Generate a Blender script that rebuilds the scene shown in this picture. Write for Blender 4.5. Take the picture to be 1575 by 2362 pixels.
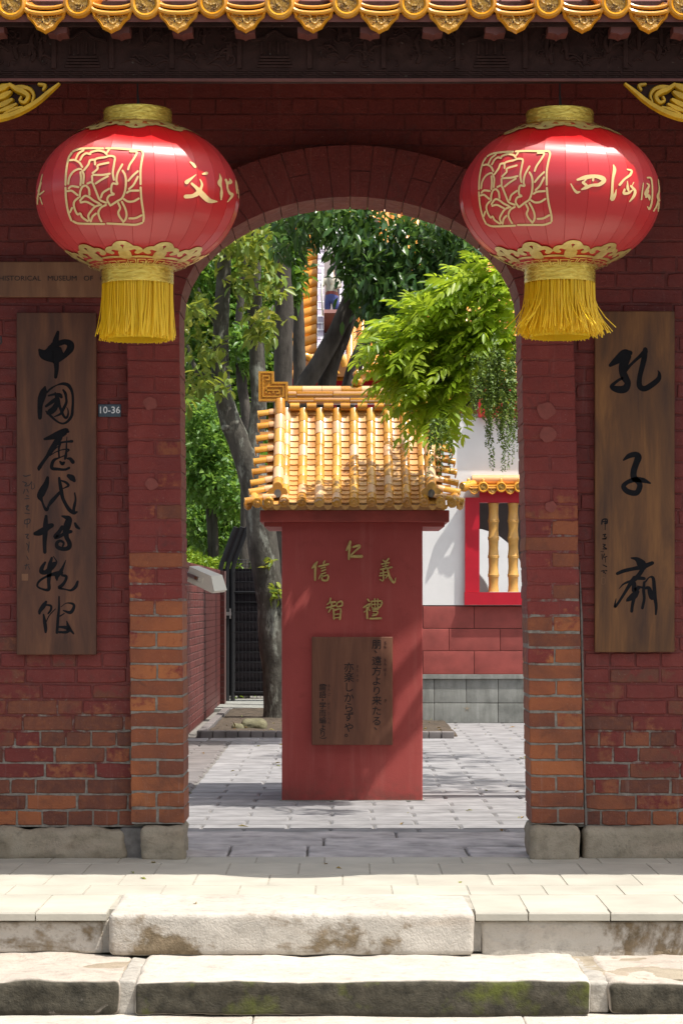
import bpy, bmesh, math, random
import numpy as np
from mathutils import Vector, Matrix, noise as mnoise
R = math.radians
for o in list(bpy.data.objects): bpy.data.objects.remove(o, do_unlink=True)
SC = bpy.context.scene
COL = SC.collection
# ---------------------------------------------------------------- camera, sky, sun, exposure
D0, S0, VX, VY, HC = 10.56, 516.0, 795.0, 1385.0, 1.149      # camera distance to wall, px per metre on the wall, vanishing point, eye height
FPX = S0 * D0
cam = bpy.data.cameras.new('camera'); camo = bpy.data.objects.new('camera', cam); COL.objects.link(camo)
camo.location = (0, -D0, HC); camo.rotation_euler = (R(90), 0, 0)
cam.sensor_fit = 'HORIZONTAL'; cam.sensor_width = 36.0; cam.lens = FPX / 1575 * 36
cam.shift_x = -(VX - 787.5) / 1575; cam.shift_y = (VY - 1181) / 1575
cam.clip_start = 0.05; cam.clip_end = 2000
SC.camera = camo
LX, LY = -0.40, 0.20                                         # sunlight travels (LX, LY, -1)
sundir = Vector((-LX, -LY, 1)).normalized()
elev = math.asin(sundir.z); azim = math.atan2(sundir.x, sundir.y)
w = bpy.data.worlds.new('World'); SC.world = w; w.use_nodes = True
wn = w.node_tree.nodes; wl = w.node_tree.links
sky = wn.new('ShaderNodeTexSky'); sky.sky_type = 'NISHITA'; sky.sun_disc = False
sky.sun_elevation = elev; sky.sun_rotation = azim; sky.air_density = 1.2; sky.dust_density = 4.0; sky.ozone_density = 0.8
wn['Background'].inputs['Strength'].default_value = 0.15
hz = wn.new('ShaderNodeHueSaturation'); hz.inputs['Saturation'].default_value = .55      # thin bright haze over the whole sky
wl.new(sky.outputs[0], hz.inputs['Color']); wl.new(hz.outputs[0], wn['Background'].inputs['Color'])
sl = bpy.data.lights.new('sun', 'SUN'); sl.energy = 4.6; sl.angle = R(0.55); sl.color = (1, 0.955, 0.88)
so = bpy.data.objects.new('sun', sl); COL.objects.link(so)
so.rotation_euler = (-sundir).to_track_quat('-Z', 'Y').to_euler(); so.location = (6, -4, 12)
SC.view_settings.view_transform = 'Standard'; SC.view_settings.look = 'None'
SC.view_settings.exposure = 0.42; SC.view_settings.gamma = 1.0; SC.view_settings.use_curve_mapping = False
try:
    SC.cycles.max_bounces = 8; SC.cycles.transparent_max_bounces = 8; SC.cycles.use_denoising = True
    SC.cycles.sample_clamp_indirect = 6
except Exception: pass

# ---------------------------------------------------------------- pixel helpers (u, v in photo pixels; y is the known depth)
K = 1575 / 1568.0
def W(u, v, y):
    d = D0 + y
    return Vector(((u - VX) * d / FPX, y, HC - (v - VY) * d / FPX))
def Wd(u, v, y): return W(u * K, v * K, y)
def ppm(y): return FPX / (D0 + y)
rnd = random.Random(7)

# ---------------------------------------------------------------- mesh builder and object helpers
class MB:
    def __init__(s): s.v = []; s.f = []; s.smooth = False
    def add(s, vs, fs):
        b = len(s.v); s.v += [tuple(p) for p in vs]; s.f += [tuple(i + b for i in f) for f in fs]; return s
    def box(s, x0, x1, y0, y1, z0, z1, M=None):
        vs = [Vector(p) for p in ((x0,y0,z0),(x1,y0,z0),(x1,y1,z0),(x0,y1,z0),(x0,y0,z1),(x1,y0,z1),(x1,y1,z1),(x0,y1,z1))]
        if M is not None: vs = [M @ p for p in vs]
        return s.add(vs, [(0,3,2,1),(4,5,6,7),(0,1,5,4),(1,2,6,5),(2,3,7,6),(3,0,4,7)])
    def prism(s, pts, y0, y1):                      # outline in x,z (counter-clockwise seen from -y) pushed from y0 (front) to y1
        n = len(pts)
        vs = [(p[0], y0, p[1]) for p in pts] + [(p[0], y1, p[1]) for p in pts]
        return s.add(vs, [tuple(range(n)), tuple(range(2*n-1, n-1, -1))] + [(i, i+n, (i+1) % n + n, (i+1) % n) for i in range(n)])
    def tube(s, path, radii, n=8, caps=True, flat=1.0):
        path = [Vector(p) for p in path]; vs = []; fs = []
        up = None
        for i, p in enumerate(path):
            t = (path[min(i+1, len(path)-1)] - path[max(i-1, 0)]).normalized()
            if up is None:
                up = Vector((0,0,1)) if abs(t.z) < .9 else Vector((0,1,0))
            a = t.cross(up)
            if a.length < 1e-5: a = t.orthogonal()
            a.normalize(); b = a.cross(t).normalized(); up = b
            r = radii[i] if hasattr(radii, '__len__') else radii
            for k in range(n):
                c = 2*math.pi*k/n
                vs.append(p + a*r*math.cos(c) + b*r*flat*math.sin(c))
        m = len(path)
        for i in range(m-1):
            for k in range(n):
                k2 = (k+1) % n
                fs.append((i*n+k, i*n+k2, (i+1)*n+k2, (i+1)*n+k))
        if caps: fs += [tuple(range(n-1, -1, -1)), tuple((m-1)*n+k for k in range(n))]
        return s.add(vs, fs)
    def lathe(s, prof, c, n=24, cap=True):          # profile of (radius, z) about a vertical axis through c
        c = Vector(c); vs = []; fs = []
        for r, z in prof:
            for k in range(n):
                a = 2*math.pi*k/n; vs.append((c.x + r*math.cos(a), c.y + r*math.sin(a), c.z + z))
        m = len(prof)
        for i in range(m-1):
            for k in range(n):
                k2 = (k+1) % n; fs.append((i*n+k, i*n+k2, (i+1)*n+k2, (i+1)*n+k))
        if cap: fs += [tuple(range(n-1,-1,-1)), tuple((m-1)*n+k for k in range(n))]
        return s.add(vs, fs)
    def xform(s, M): s.v = [tuple(M @ Vector(p)) for p in s.v]; return s
    def mesh(s, name, mat, smooth=False, center=True):
        me = bpy.data.meshes.new(name); loc = Vector((0,0,0))
        if center and s.v:
            a = np.array(s.v); loc = Vector(((a[:,0].min()+a[:,0].max())/2, (a[:,1].min()+a[:,1].max())/2, a[:,2].min()))
            s.v = (a - np.array(loc)).tolist()
        me.from_pydata(s.v, [], s.f); me.update()
        if mat: me.materials.append(mat)
        if smooth is True: me.shade_smooth()
        elif smooth:
            me.shade_smooth()
            try: me.set_sharp_from_angle(angle=R(smooth))
            except Exception: pass
        return me, loc
WORLD = {}
def link(me, name, parent=None, loc=(0,0,0), rot=(0,0,0), scale=(1,1,1)):
    o = bpy.data.objects.new(name, me); COL.objects.link(o)
    o.location = loc; o.rotation_euler = rot; o.scale = scale
    from mathutils import Euler
    WORLD[o.name] = Matrix.LocRotScale(Vector(loc), Euler(rot), Vector(scale))
    if parent is not None:
        o.parent = parent; o.matrix_parent_inverse = WORLD[parent.name].inverted()
    return o
def build(mb, name, mat, parent=None, smooth=False):
    me, loc = mb.mesh(name, mat, smooth); return link(me, name, parent, loc)
def tag(o, label=None, cat=None, group=None, kind=None):
    if label: o['label'] = label
    if cat: o['category'] = cat
    if group: o['group'] = group
    if kind: o['kind'] = kind
    return o
def thing(name, loc, label, cat, group=None): return tag(link(None, name, None, loc), label, cat, group)
def structure(o, label=None): return tag(o, label, None, None, 'structure')
def stuff(o): o['kind'] = 'stuff'; return o

def smooth_path(pts, n=5):                          # Catmull-Rom through points of any dimension
    P = [np.array(p, float) for p in pts]
    if len(P) < 3:
        return [P[0] + (P[-1]-P[0])*t for t in np.linspace(0, 1, 4)]
    out = []
    for i in range(len(P)-1):
        p0 = P[i-1] if i else 2*P[0]-P[1]; p1 = P[i]; p2 = P[i+1]; p3 = P[i+2] if i+2 < len(P) else 2*P[-1]-P[-2]
        for k in range(n):
            t = k/n
            out.append(.5*(2*p1+(p2-p0)*t+(2*p0-5*p1+4*p2-p3)*t*t+(3*p1-p0-3*p2+p3)*t**3))
    out.append(P[-1]); return out
def brush(pts, wdef=30, n=5, wmul=1.0):              # brush stroke -> left and right edge points in the plane
    q = smooth_path([(p[0], p[1], (p[2] if len(p) > 2 else wdef)) for p in pts], n)
    L = []; Rr = []
    for i, p in enumerate(q):
        t = q[min(i+1, len(q)-1)][:2] - q[max(i-1, 0)][:2]; l = np.hypot(*t) or 1; t = t/l
        nn = np.array((-t[1], t[0])); hw = max(p[2], 1e-5)*wmul/2
        L.append(p[:2] + nn*hw); Rr.append(p[:2] - nn*hw)
    def cap(p, t, w):                                # rounded tip
        nn = np.array((-t[1], t[0])); return [p + t*w*.5*math.sin(a) + nn*w*.5*math.cos(a) for a in (R(45), R(90), R(135))]
    t1 = q[-1][:2]-q[-2][:2]; t1 = t1/(np.hypot(*t1) or 1); c1 = cap(q[-1][:2], t1, q[-1][2]*wmul)
    t0 = q[0][:2]-q[1][:2]; t0 = t0/(np.hypot(*t0) or 1); c0 = cap(q[0][:2], t0, q[0][2]*wmul)
    return L, Rr, c0, c1
def stroke_faces(mb, pts, fn, wdef=30, wmul=1.0, n=5):      # fn maps an edge point to a world position
    L, Rr, c0, c1 = brush(pts, wdef, n, wmul)
    vs = [fn(p) for p in L] + [fn(p) for p in Rr]; m = len(L)
    fs = [(i, i+1, m+i+1, m+i) for i in range(m-1)]
    mb.add(vs, fs)
    mb.add([fn(L[-1])] + [fn(p) for p in c1] + [fn(Rr[-1])], [(0,1,2,3,4)])
    mb.add([fn(Rr[0])] + [fn(p) for p in c0] + [fn(L[0])], [(0,1,2,3,4)])
def raised_stroke(mb, pts, fn, h, wdef=30, wmul=1.0, n=4, bev=.35):  # fn(p, lift): raised stroke with chamfered sides
    L, Rr, c0, c1 = brush(pts, wdef, n, wmul)
    ring = [*L, *c1, *reversed(Rr), *c0]; m = len(ring); k = len(L)
    Li, Ri, d0, d1 = brush(pts, wdef, n, wmul*(1-bev)); inn = [*Li, *d1, *reversed(Ri), *d0]
    vs = [fn(p, 0) for p in ring] + [fn(p, h) for p in inn]
    fs = [(i, (i+1) % m, m+(i+1) % m, m+i) for i in range(m)]
    top = []
    for i in range(k-1): top.append((m+i, m+i+1, m+(2*k+3-1-(i+1)), m+(2*k+3-1-i)))
    top.append((m+k-1, m+k, m+k+1, m+k+2, m+k+3)); top.append((m+2*k+2, m+2*k+3, m+2*k+4, m+2*k+5, m))
    mb.add(vs, fs + top)

def stone_mb(x0, x1, y0, y1, z0, z1, r=.015, amp=.004, seed=0, res=.025, fs=9.0):
    """block with rounded, slightly uneven edges"""
    mb = MB(); sz = (x1-x0, y1-y0, z1-z0); off = Vector((seed*3.7, seed*1.3, seed*2.1))
    lo = Vector((x0, y0, z0)); hi = Vector((x1, y1, z1)); r = min(r, *(s*.45 for s in sz))
    def put(p):
        q = Vector([min(max(p[i], lo[i]+r), hi[i]-r) for i in range(3)]); dv = p - q
        n = dv.normalized() if dv.length > 1e-9 else Vector((0,0,1))
        s = q + n*r
        a = mnoise.noise(s*fs*.35+off)*1.2 + mnoise.noise(s*fs+off)*.7 + mnoise.noise(s*fs*3+off)*.3
        return s + n*a*amp
    idx = {}
    ns = [max(3, min(90, int(s/res))) for s in sz]
    def coords(i):                                  # denser towards the edges
        n = ns[i]; a = [lo[i], lo[i]+r*.3, lo[i]+r*.7] + [lo[i]+r+(sz[i]-2*r)*k/n for k in range(n+1)] + [hi[i]-r*.7, hi[i]-r*.3, hi[i]]
        return a
    cs = [coords(i) for i in range(3)]
    def vid(i, j, k):
        key = (i, j, k)
        if key not in idx: idx[key] = len(mb.v); mb.v.append(tuple(put(Vector((cs[0][i], cs[1][j], cs[2][k])))))
        return idx[key]
    nx, ny, nz = [len(c)-1 for c in cs]
    for i in range(nx):
        for k in range(nz):
            mb.f.append((vid(i,0,k), vid(i+1,0,k), vid(i+1,0,k+1), vid(i,0,k+1)))
            mb.f.append((vid(i,ny,k), vid(i,ny,k+1), vid(i+1,ny,k+1), vid(i+1,ny,k)))
        for j in range(ny):
            mb.f.append((vid(i,j,nz), vid(i+1,j,nz), vid(i+1,j+1,nz), vid(i,j+1,nz)))
            mb.f.append((vid(i,j,0), vid(i,j+1,0), vid(i+1,j+1,0), vid(i+1,j,0)))
    for j in range(ny):
        for k in range(nz):
            mb.f.append((vid(0,j,k), vid(0,j,k+1), vid(0,j+1,k+1), vid(0,j+1,k)))
            mb.f.append((vid(nx,j,k), vid(nx,j+1,k), vid(nx,j+1,k+1), vid(nx,j,k+1)))
    return mb

def text_mesh(body, size, mat, extrude=.0008, offset=0.0, align='CENTER'):
    cu = bpy.data.curves.new('text', 'FONT'); cu.body = body; cu.size = size; cu.extrude = extrude; cu.offset = offset
    cu.align_x = align; cu.align_y = 'CENTER'; cu.resolution_u = 3
    o = bpy.data.objects.new('text', cu); COL.objects.link(o)
    bpy.context.view_layer.update()
    me = bpy.data.meshes.new_from_object(o.evaluated_get(bpy.context.evaluated_depsgraph_get()))
    bpy.data.objects.remove(o, do_unlink=True); me.materials.clear(); me.materials.append(mat); return me

# ---------------------------------------------------------------- materials
class G:
    def __init__(s, name):
        s.m = bpy.data.materials.new(name); s.m.use_nodes = True; s.t = s.m.node_tree
        s.b = s.t.nodes['Principled BSDF']; s.out = s.t.nodes['Material Output']
    def n(s, typ, **kw):
        nd = s.t.nodes.new(typ)
        for k, v in kw.items(): setattr(nd, k, v)
        return nd
    def l(s, a, b): s.t.links.new(a, b)
    def set(s, sock, v):
        if hasattr(v, 'links'): s.l(v, sock)
        elif isinstance(v, (tuple, list)) and len(v) == 3 and sock.type == 'RGBA': sock.default_value = (*v, 1)
        else: sock.default_value = v
    def pos(s): return s.n('ShaderNodeNewGeometry').outputs['Position']
    def obj(s): return s.n('ShaderNodeTexCoord').outputs['Object']
    def rand(s): return s.n('ShaderNodeObjectInfo').outputs['Random']
    def xyz(s, v):
        q = s.n('ShaderNodeSeparateXYZ'); s.l(v, q.inputs[0]); return q.outputs
    def mapv(s, v, scale):
        q = s.n('ShaderNodeMapping'); s.l(v, q.inputs[0]); q.inputs['Scale'].default_value = scale; return q.outputs[0]
    def noise(s, scale=5, detail=4, rough=.55, co=None, dist=0):
        q = s.n('ShaderNodeTexNoise'); q.inputs['Scale'].default_value = scale; q.inputs['Detail'].default_value = detail
        q.inputs['Roughness'].default_value = rough; q.inputs['Distortion'].default_value = dist
        s.l(co if co is not None else s.pos(), q.inputs['Vector']); return q.outputs['Fac']
    def vor(s, scale, co=None, feature='F1', out='Distance'):
        q = s.n('ShaderNodeTexVoronoi', feature=feature); q.inputs['Scale'].default_value = scale
        s.l(co if co is not None else s.pos(), q.inputs['Vector']); return q.outputs[out]
    def ramp(s, fac, stops, interp='LINEAR'):
        q = s.n('ShaderNodeValToRGB'); e = q.color_ramp.elements; q.color_ramp.interpolation = interp
        while len(e) < len(stops): e.new(.5)
        for i, (p, c) in enumerate(stops):
            e[i].position = p; e[i].color = (c, c, c, 1) if not hasattr(c, '__len__') else (*c, 1)
        s.l(fac, q.inputs[0]); return q.outputs[0]
    def math(s, op, a, b=0.0, c=None, clamp=False):
        q = s.n('ShaderNodeMath', operation=op, use_clamp=clamp); s.set(q.inputs[0], a); s.set(q.inputs[1], b)
        if c is not None: s.set(q.inputs[2], c)
        return q.outputs[0]
    def mix(s, fac, a, b, mode='MIX'):
        q = s.n('ShaderNodeMix', data_type='RGBA', blend_type=mode)
        s.set(q.inputs[0], fac); s.set(q.inputs[6], a); s.set(q.inputs[7], b); return q.outputs[2]
    def bump(s, h, strength=.3, dist=.01):
        q = s.n('ShaderNodeBump'); q.inputs['Strength'].default_value = strength; q.inputs['Distance'].default_value = dist
        s.l(h, q.inputs['Height']); s.l(q.outputs[0], s.b.inputs['Normal']); return q
    def fin(s, color=None, rough=.6, metal=0.0, spec=.5, coat=0.0, sheen=0.0):
        if color is not None: s.set(s.b.inputs['Base Color'], color)
        s.set(s.b.inputs['Roughness'], rough); s.set(s.b.inputs['Metallic'], metal)
        s.set(s.b.inputs['Specular IOR Level'], spec); s.set(s.b.inputs['Coat Weight'], coat); s.b.inputs['Coat Roughness'].default_value = .12
        s.set(s.b.inputs['Sheen Weight'], sheen)
        return s.m
def hsv_jitter(g, col, amount=.12):
    q = g.n('ShaderNodeHueSaturation'); g.set(q.inputs['Color'], col)
    g.l(g.math('ADD', g.math('MULTIPLY', g.rand(), amount*2), 1-amount), q.inputs['Value']); return q.outputs[0]
def simple(name, c, var=.25, rough=.6, ns=8, bs=60, bump=.25, bd=.004, metal=0, rand=.0, coat=0, spec=.5):
    g = G(name); nz = g.noise(ns, 5)
    lo = tuple(x*(1-var) for x in c); hi = tuple(min(1, x*(1+var)) for x in c)
    col = g.ramp(nz, [(.3, lo), (.7, hi)])
    if rand: col = hsv_jitter(g, col, rand)
    if bump: g.bump(g.noise(bs, 4), bump, bd)
    return g.fin(col, rough, metal, spec, coat)

def brick_mat(name, z0, dz, mortar=False, pm=1.0, bare=((.10,.028,.016),(.20,.054,.024),(.34,.105,.034))):
    """red gate paint, worn away towards the foot of the wall"""
    g = G(name); P = g.pos(); z = g.xyz(P)[2]
    n1 = g.noise(3.2, 5, .6, P, .4); n2 = g.noise(26, 4, .65, P); n3 = g.noise(140, 3, .6, P)
    paint = g.ramp(n1, [(p_, tuple(x*pm for x in c_)) for p_, c_ in ((.25, (.095,.0125,.011)), (.55, (.135,.019,.015)), (.8, (.18,.032,.024)))])
    paint = g.mix(g.ramp(n2, [(.62, 0.), (.8, .35)]), paint, (.24,.075,.062))
    r = g.rand()
    m = g.math('ADD', g.math('DIVIDE', g.math('SUBTRACT', z, z0), dz), g.math('MULTIPLY', g.math('SUBTRACT', n1, .5), 1.5))
    m = g.math('ADD', m, g.math('MULTIPLY', g.math('SUBTRACT', n2, .5), .9))
    if not mortar: m = g.math('ADD', m, g.math('MULTIPLY', g.math('SUBTRACT', r, .5), .9))
    mask = g.ramp(m, [(.38, 0.), (.56, 1.)])
    if mortar:
        base = g.ramp(g.noise(45, 4, .6, P), [(.3, (.13,.11,.09)), (.7, (.27,.245,.21))])
        paint = g.mix(.15, paint, (.1,.05,.045))
    else:
        base = g.ramp(r, [(0., bare[0]), (.45, bare[1]), (1., bare[2])])
        base = g.mix(g.ramp(n2, [(.45, 0.), (.8, .5)]), base, (.34,.12,.05))
        base = g.mix(g.ramp(n1, [(.42, 0.), (.68, .7)]), base, (.085,.028,.02))
    col = g.mix(mask, base, paint)
    # lime runs and chips
    st = g.noise(4, 5, .65, g.mapv(P, (9, 9, .55)))
    col = g.mix(g.math('MULTIPLY', g.ramp(st, [(.60, 0.), (.78, .38)]), g.ramp(z, [(.25, 1.), (.62, .25)])), col, (.36,.31,.28))
    col = g.mix(g.ramp(n3, [(.66, 0.), (.76, .5)]), col, (.4,.28,.23))
    col = g.mix(g.ramp(g.noise(11, 6, .7, P, .8), [(.56, 0.), (.72, .5)]), col, (.06,.022,.018))
    h = g.math('ADD', g.math('MULTIPLY', n2, .7), g.math('MULTIPLY', n3, .3))
    g.bump(h, .8, .008)
    return g.fin(col, g.ramp(n2, [(.3, .5), (.8, .8)]), 0, .4)
M_brick = brick_mat('painted_brick', .14, 1.0, False, 1.1)
M_brick_p = brick_mat('painted_brick_pier', .70, 1.35, False, 1.4, ((.16,.042,.02),(.28,.076,.027),(.42,.135,.04)))
M_mortar = brick_mat('painted_mortar', .12, .9, True)
M_mortar_p = brick_mat('painted_mortar_pier', .55, 1.2, True, 1.35)
M_brick_far = simple('courtyard_brick', (.125,.026,.021), .25, .5, 9, 60, .2, .003, rand=.16)
M_mortar_far = simple('courtyard_mortar', (.15,.075,.065), .2, .8)
M_patch = simple('salmon_plaster', (.21,.048,.037), .15, .7, 30)
M_grout = simple('grey_cement', (.17,.155,.14), .3, .85, 30, 90, .5)

def sandstone(name, c0, c1, stain=None, st_lo=.5, seed=0.0, green=False, xb=None):
    g = G(name); P = g.pos(); n1 = g.noise(3.0+seed, 6, .6, P, .6); n2 = g.noise(22, 5, .65, P); n3 = g.noise(120, 3, .6, P)
    st = g.noise(2.2, 6, .6, g.mapv(P, (1, 1, 5)))
    col = g.ramp(n1, [(.3, c0), (.7, c1)])
    col = g.mix(g.ramp(st, [(.5, 0.), (.75, .5)]), col, (.42,.33,.25))
    col = g.mix(g.ramp(n2, [(.5, 0.), (.75, .5)]), col, tuple(x*.5 for x in c0))
    col = g.mix(g.ramp(n3, [(.62, 0.), (.72, .45)]), col, tuple(x*.45 for x in c0))
    if stain:
        nx = g.n('ShaderNodeNewGeometry'); ny = g.xyz(nx.outputs['Normal'])[1]
        face = g.ramp(g.math('MULTIPLY', ny, -1), [(.35, 0.), (.75, 1.)])
        mm = g.math('ADD', g.noise(1.6, 7, .68, P, .5), g.math('MULTIPLY', n2, .18))
        if xb: mm = g.math('ADD', mm, g.math('MULTIPLY', g.math('SUBTRACT', g.xyz(P)[0], xb[0]), xb[1]))
        m = g.ramp(mm, [(st_lo, 0.), (st_lo+.07, 1.)])
        fac = g.math('MULTIPLY', face, m)
        dark = g.ramp(n2, [(.3, (.028,.026,.02)), (.7, (.085,.075,.055))])
        if green: dark = g.mix(g.ramp(g.noise(7, 4, .6, P), [(.52, 0.), (.68, .75)]), dark, (.10,.115,.02))
        if stain == 'brown': dark = g.ramp(n2, [(.3, (.10,.075,.045)), (.7, (.26,.2,.13))])
        col = g.mix(fac, col, dark)
    g.bump(g.math('ADD', g.math('ADD', g.math('MULTIPLY', n2, .9), g.math('MULTIPLY', n3, .5)), g.math('MULTIPLY', g.ramp(g.noise(8, 7, .7, P, 1.0), [(.44, 0.), (.52, 1.)]), .22)), .7, .008)
    return g.fin(col, .9, 0, .2)
M_step_white = sandstone('whitened_sandstone', (.41,.375,.325), (.53,.49,.43), 'brown', .61)
M_step_moss = sandstone('mossy_sandstone', (.41,.37,.32), (.52,.48,.42), 'dark', .24, .4, True)
M_step_dark = sandstone('blackened_sandstone', (.35,.30,.25), (.47,.42,.36), 'dark', .40, .8)
M_step_brown = sandstone('browned_sandstone', (.41,.375,.325), (.52,.48,.42), 'brown', .62, .6, False, (1.0, .5))
M_plinth = sandstone('plinth_sandstone', (.22,.18,.125), (.36,.31,.235), None)
M_step_mortar = simple('pale_step_mortar', (.33,.305,.265), .25, .9, 25, 80, .6, .006)
M_tile_cream = simple('cream_paving', (.42,.395,.33), .12, .75, 4, 90, .3, .003, rand=.05)
M_joint = simple('paving_joint', (.34,.315,.26), .2, .9, 20)
M_threshold = simple('threshold_stone', (.42,.385,.375), .35, .8, 7, 50, .6, .006, rand=.12)
M_paver = simple('grey_paver', (.225,.218,.22), .25, .8, 6, 90, .3, .003, rand=.09)
M_paver_dark = simple('brown_grey_paver', (.15,.135,.13), .18, .85, 6, 90, .3, .003, rand=.08)
M_sand = simple('joint_sand', (.17,.16,.145), .35, .95, 40)
M_ground = simple('asphalt_ground', (.10,.098,.093), .2, .9, 2, 60, .3)
M_soil = simple('soil', (.07,.052,.035), .45, .95, 14, 50, .9, .02)
M_rock = simple('garden_rock', (.125,.115,.065), .35, .9, 10, 40, .6, .01)
M_conc = None
g = G('stained_concrete'); P = g.pos(); s_ = g.noise(3, 6, .65, g.mapv(P, (5, 5, .8))); 
M_conc = (g.bump(g.noise(70, 3), .3, .003), g.fin(g.mix(g.ramp(g.noise(5, 5, .7), [(.45, 0.), (.75, .7)]), g.ramp(s_, [(.3, (.19,.195,.175)), (.7, (.31,.315,.29))]), (.10,.105,.095)), .9))[1]

def glaze(name, c0, c1, c2, rough=.16, dirt=.35, rand=True):
    g = G(name); P = g.pos(); n = g.noise(18, 4, .6, P); n2 = g.noise(60, 4, .6, P)
    f = g.math('ADD', g.math('MULTIPLY', g.rand(), .6), g.math('MULTIPLY', n, .4)) if rand else n
    col = g.ramp(f, [(.12, c0), (.45, c1), (.85, c2)])
    col = g.mix(g.ramp(n2, [(.55, 0.), (.8, dirt)]), col, (.22,.085,.012))
    g.bump(g.noise(35, 3), .12, .003)
    return g.fin(col, g.ramp(n2, [(.4, rough), (.8, rough+.25)]), 0, .6, .35)
M_glaze = glaze('amber_glaze', (.42,.165,.014), (.62,.285,.028), (.70,.38,.07), .22, .5)
M_glaze_deep = glaze('deep_amber_glaze', (.62,.25,.012), (.72,.31,.02), (.74,.36,.04), .14, .25)
M_glaze_peach = glaze('peach_glaze', (.66,.33,.13), (.72,.42,.20), (.70,.46,.26), .3, .25)
M_glaze_pan = glaze('pan_tile_glaze', (.40,.15,.025), (.60,.29,.07), (.70,.42,.17), .3, .45)
M_glaze_far = glaze('far_roof_glaze', (.66,.24,.012), (.72,.31,.03), (.6,.25,.04), .3, .3)
g = G('relief_glaze'); v_ = g.vor(42, g.obj()); nn_ = g.noise(70, 4, .6, g.obj(), 1.2)
hh_ = g.math('ADD', g.math('MULTIPLY', v_, .5), nn_)
g.bump(nn_, .9, .012)
M_relief = g.fin(g.ramp(hh_, [(.42, (.05,.028,.02)), (.6, (.34,.17,.03)), (.8, (.72,.42,.07))]), .3, 0, .5, .2)

def wood(name, c0, c1, c2):
    g = G(name); P = g.pos(); n = g.noise(3.2, 5, .6, g.mapv(P, (3.2, 1, .5)), .5); st = g.noise(30, 3, .6, g.mapv(P, (4, 1, .25)))
    col = g.ramp(n, [(.28, c0), (.52, c1), (.75, c2)])
    col = g.mix(g.ramp(st, [(.45, 0.), (.75, .2)]), col, c0)
    g.bump(st, .10, .002); return g.fin(col, g.ramp(n, [(.3, .48), (.7, .62)]), 0, .3)
M_board = wood('stained_board', (.045,.021,.016), (.105,.044,.026), (.18,.078,.04))
M_board_q = wood('quotation_board_wood', (.11,.048,.032), (.19,.082,.048), (.27,.125,.07))
M_board_r = wood('honey_board', (.05,.025,.017), (.13,.058,.024), (.24,.11,.038))
M_board_t = wood('copper_board', (.12,.055,.032), (.20,.095,.05), (.29,.15,.08))
M_ink = simple('black_ink', (.006,.006,.008), .3, .75, 20, 60, 0, spec=.15)
M_engrave = simple('engraved_letter', (.014,.007,.006), .2, .6, 20, 60, 0)
M_kana = simple('faint_kana', (.06,.022,.014), .2, .7, 20, 60, 0)
M_beam = None
g = G('carved_dark_wood'); P = g.pos(); n = g.noise(9, 6, .6, P, 1.5); n2 = g.noise(60, 4, .6, P)
g.bump(g.math('ADD', g.math('MULTIPLY', g.vor(16, P), .8), g.math('MULTIPLY', n2, .3)), .5, .012)
M_beam = g.fin(g.mix(g.ramp(g.noise(55, 3, .5, P), [(.70, 0.), (.76, .6)]), g.ramp(n, [(.3, (.034,.016,.013)), (.7, (.060,.028,.023))]), (.2,.17,.14)), .75, 0, .2)
M_redwood = simple('dull_red_wood', (.15,.045,.035), .2, .6, 12)
M_gilt = simple('yellow_gilt_paint', (.62,.36,.012), .25, .42, 18, 60, .15)
M_gold = None
g = G('gold_foil'); nn = g.noise(24, 4, .6, g.mapv(g.obj(), (1, 1, 3.5)), .8); g.bump(nn, .6, .012)
M_gold = g.fin(g.ramp(nn, [(.3, (.62,.42,.05)), (.7, (.95,.74,.16))]), .25, .6)
g = G('gold_trim'); nn = g.noise(30, 3, .6, g.obj()); g.bump(nn, .3, .006)
M_trim = g.fin(g.ramp(nn, [(.3, (.66,.50,.16)), (.7, (.90,.74,.30))]), .3, .5)
M_print = simple('gold_print', (.80,.58,.26), .06, .5, 12, 60, 0)
M_tassel = simple('yellow_silk', (.92,.66,.03), .15, .5, 30, 60, 0)
g = G('red_satin'); P = g.obj(); an = g.xyz(P)
st = g.noise(1.0, 3, .5, g.mapv(P, (5, 5, 60))); g.bump(st, .045, .01)
sn = g.noise(3, 3, .5, P)
M_satin = g.fin(g.ramp(sn, [(.3, (.50,.006,.008)), (.7, (.62,.012,.014))]), .40, 0, 1.0, .25, 0)
M_satin.node_tree.nodes['Principled BSDF'].inputs['Anisotropic'].default_value = .9
_tg = g.n('ShaderNodeTangent', direction_type='RADIAL', axis='Z'); g.l(_tg.outputs[0], g.b.inputs['Tangent'])
M_wire = simple('dark_wire', (.04,.04,.042), .2, .5, 20, 60, 0)
M_pillar = None
g = G('red_render'); P = g.pos(); n = g.noise(2.5, 5, .6, P); n2 = g.noise(200, 3, .6, P); g.bump(n2, .35, .003)
_st = g.noise(2.2, 6, .65, g.mapv(P, (7, 7, .5))); _pc = g.ramp(n, [(.3, (.34,.062,.055)), (.7, (.43,.084,.073))])
_pc = g.mix(g.ramp(_st, [(.52, 0.), (.78, .4)]), _pc, (.50,.17,.14)); _pc = g.mix(g.ramp(g.noise(9, 6, .7, P), [(.58, 0.), (.75, .45)]), _pc, (.22,.04,.035))
_pc = g.mix(g.math('MULTIPLY', g.ramp(g.xyz(P)[2], [(.0, 1.), (.16, 0.)]), g.ramp(g.noise(14, 5, .7, P), [(.4, 0.), (.65, .7)])), _pc, (.16,.075,.06))
M_pillar = g.fin(_pc, .75, 0, .3)
M_fascia = simple('red_board', (.33,.052,.038), .2, .6, 8)
M_brass = simple('dull_gold_letter', (.50,.38,.13), .2, .42, 25, 80, .15, metal=.2)
M_white = simple('white_plaster', (.78,.775,.76), .07, .8, 2.2, 80, .15)
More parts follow.
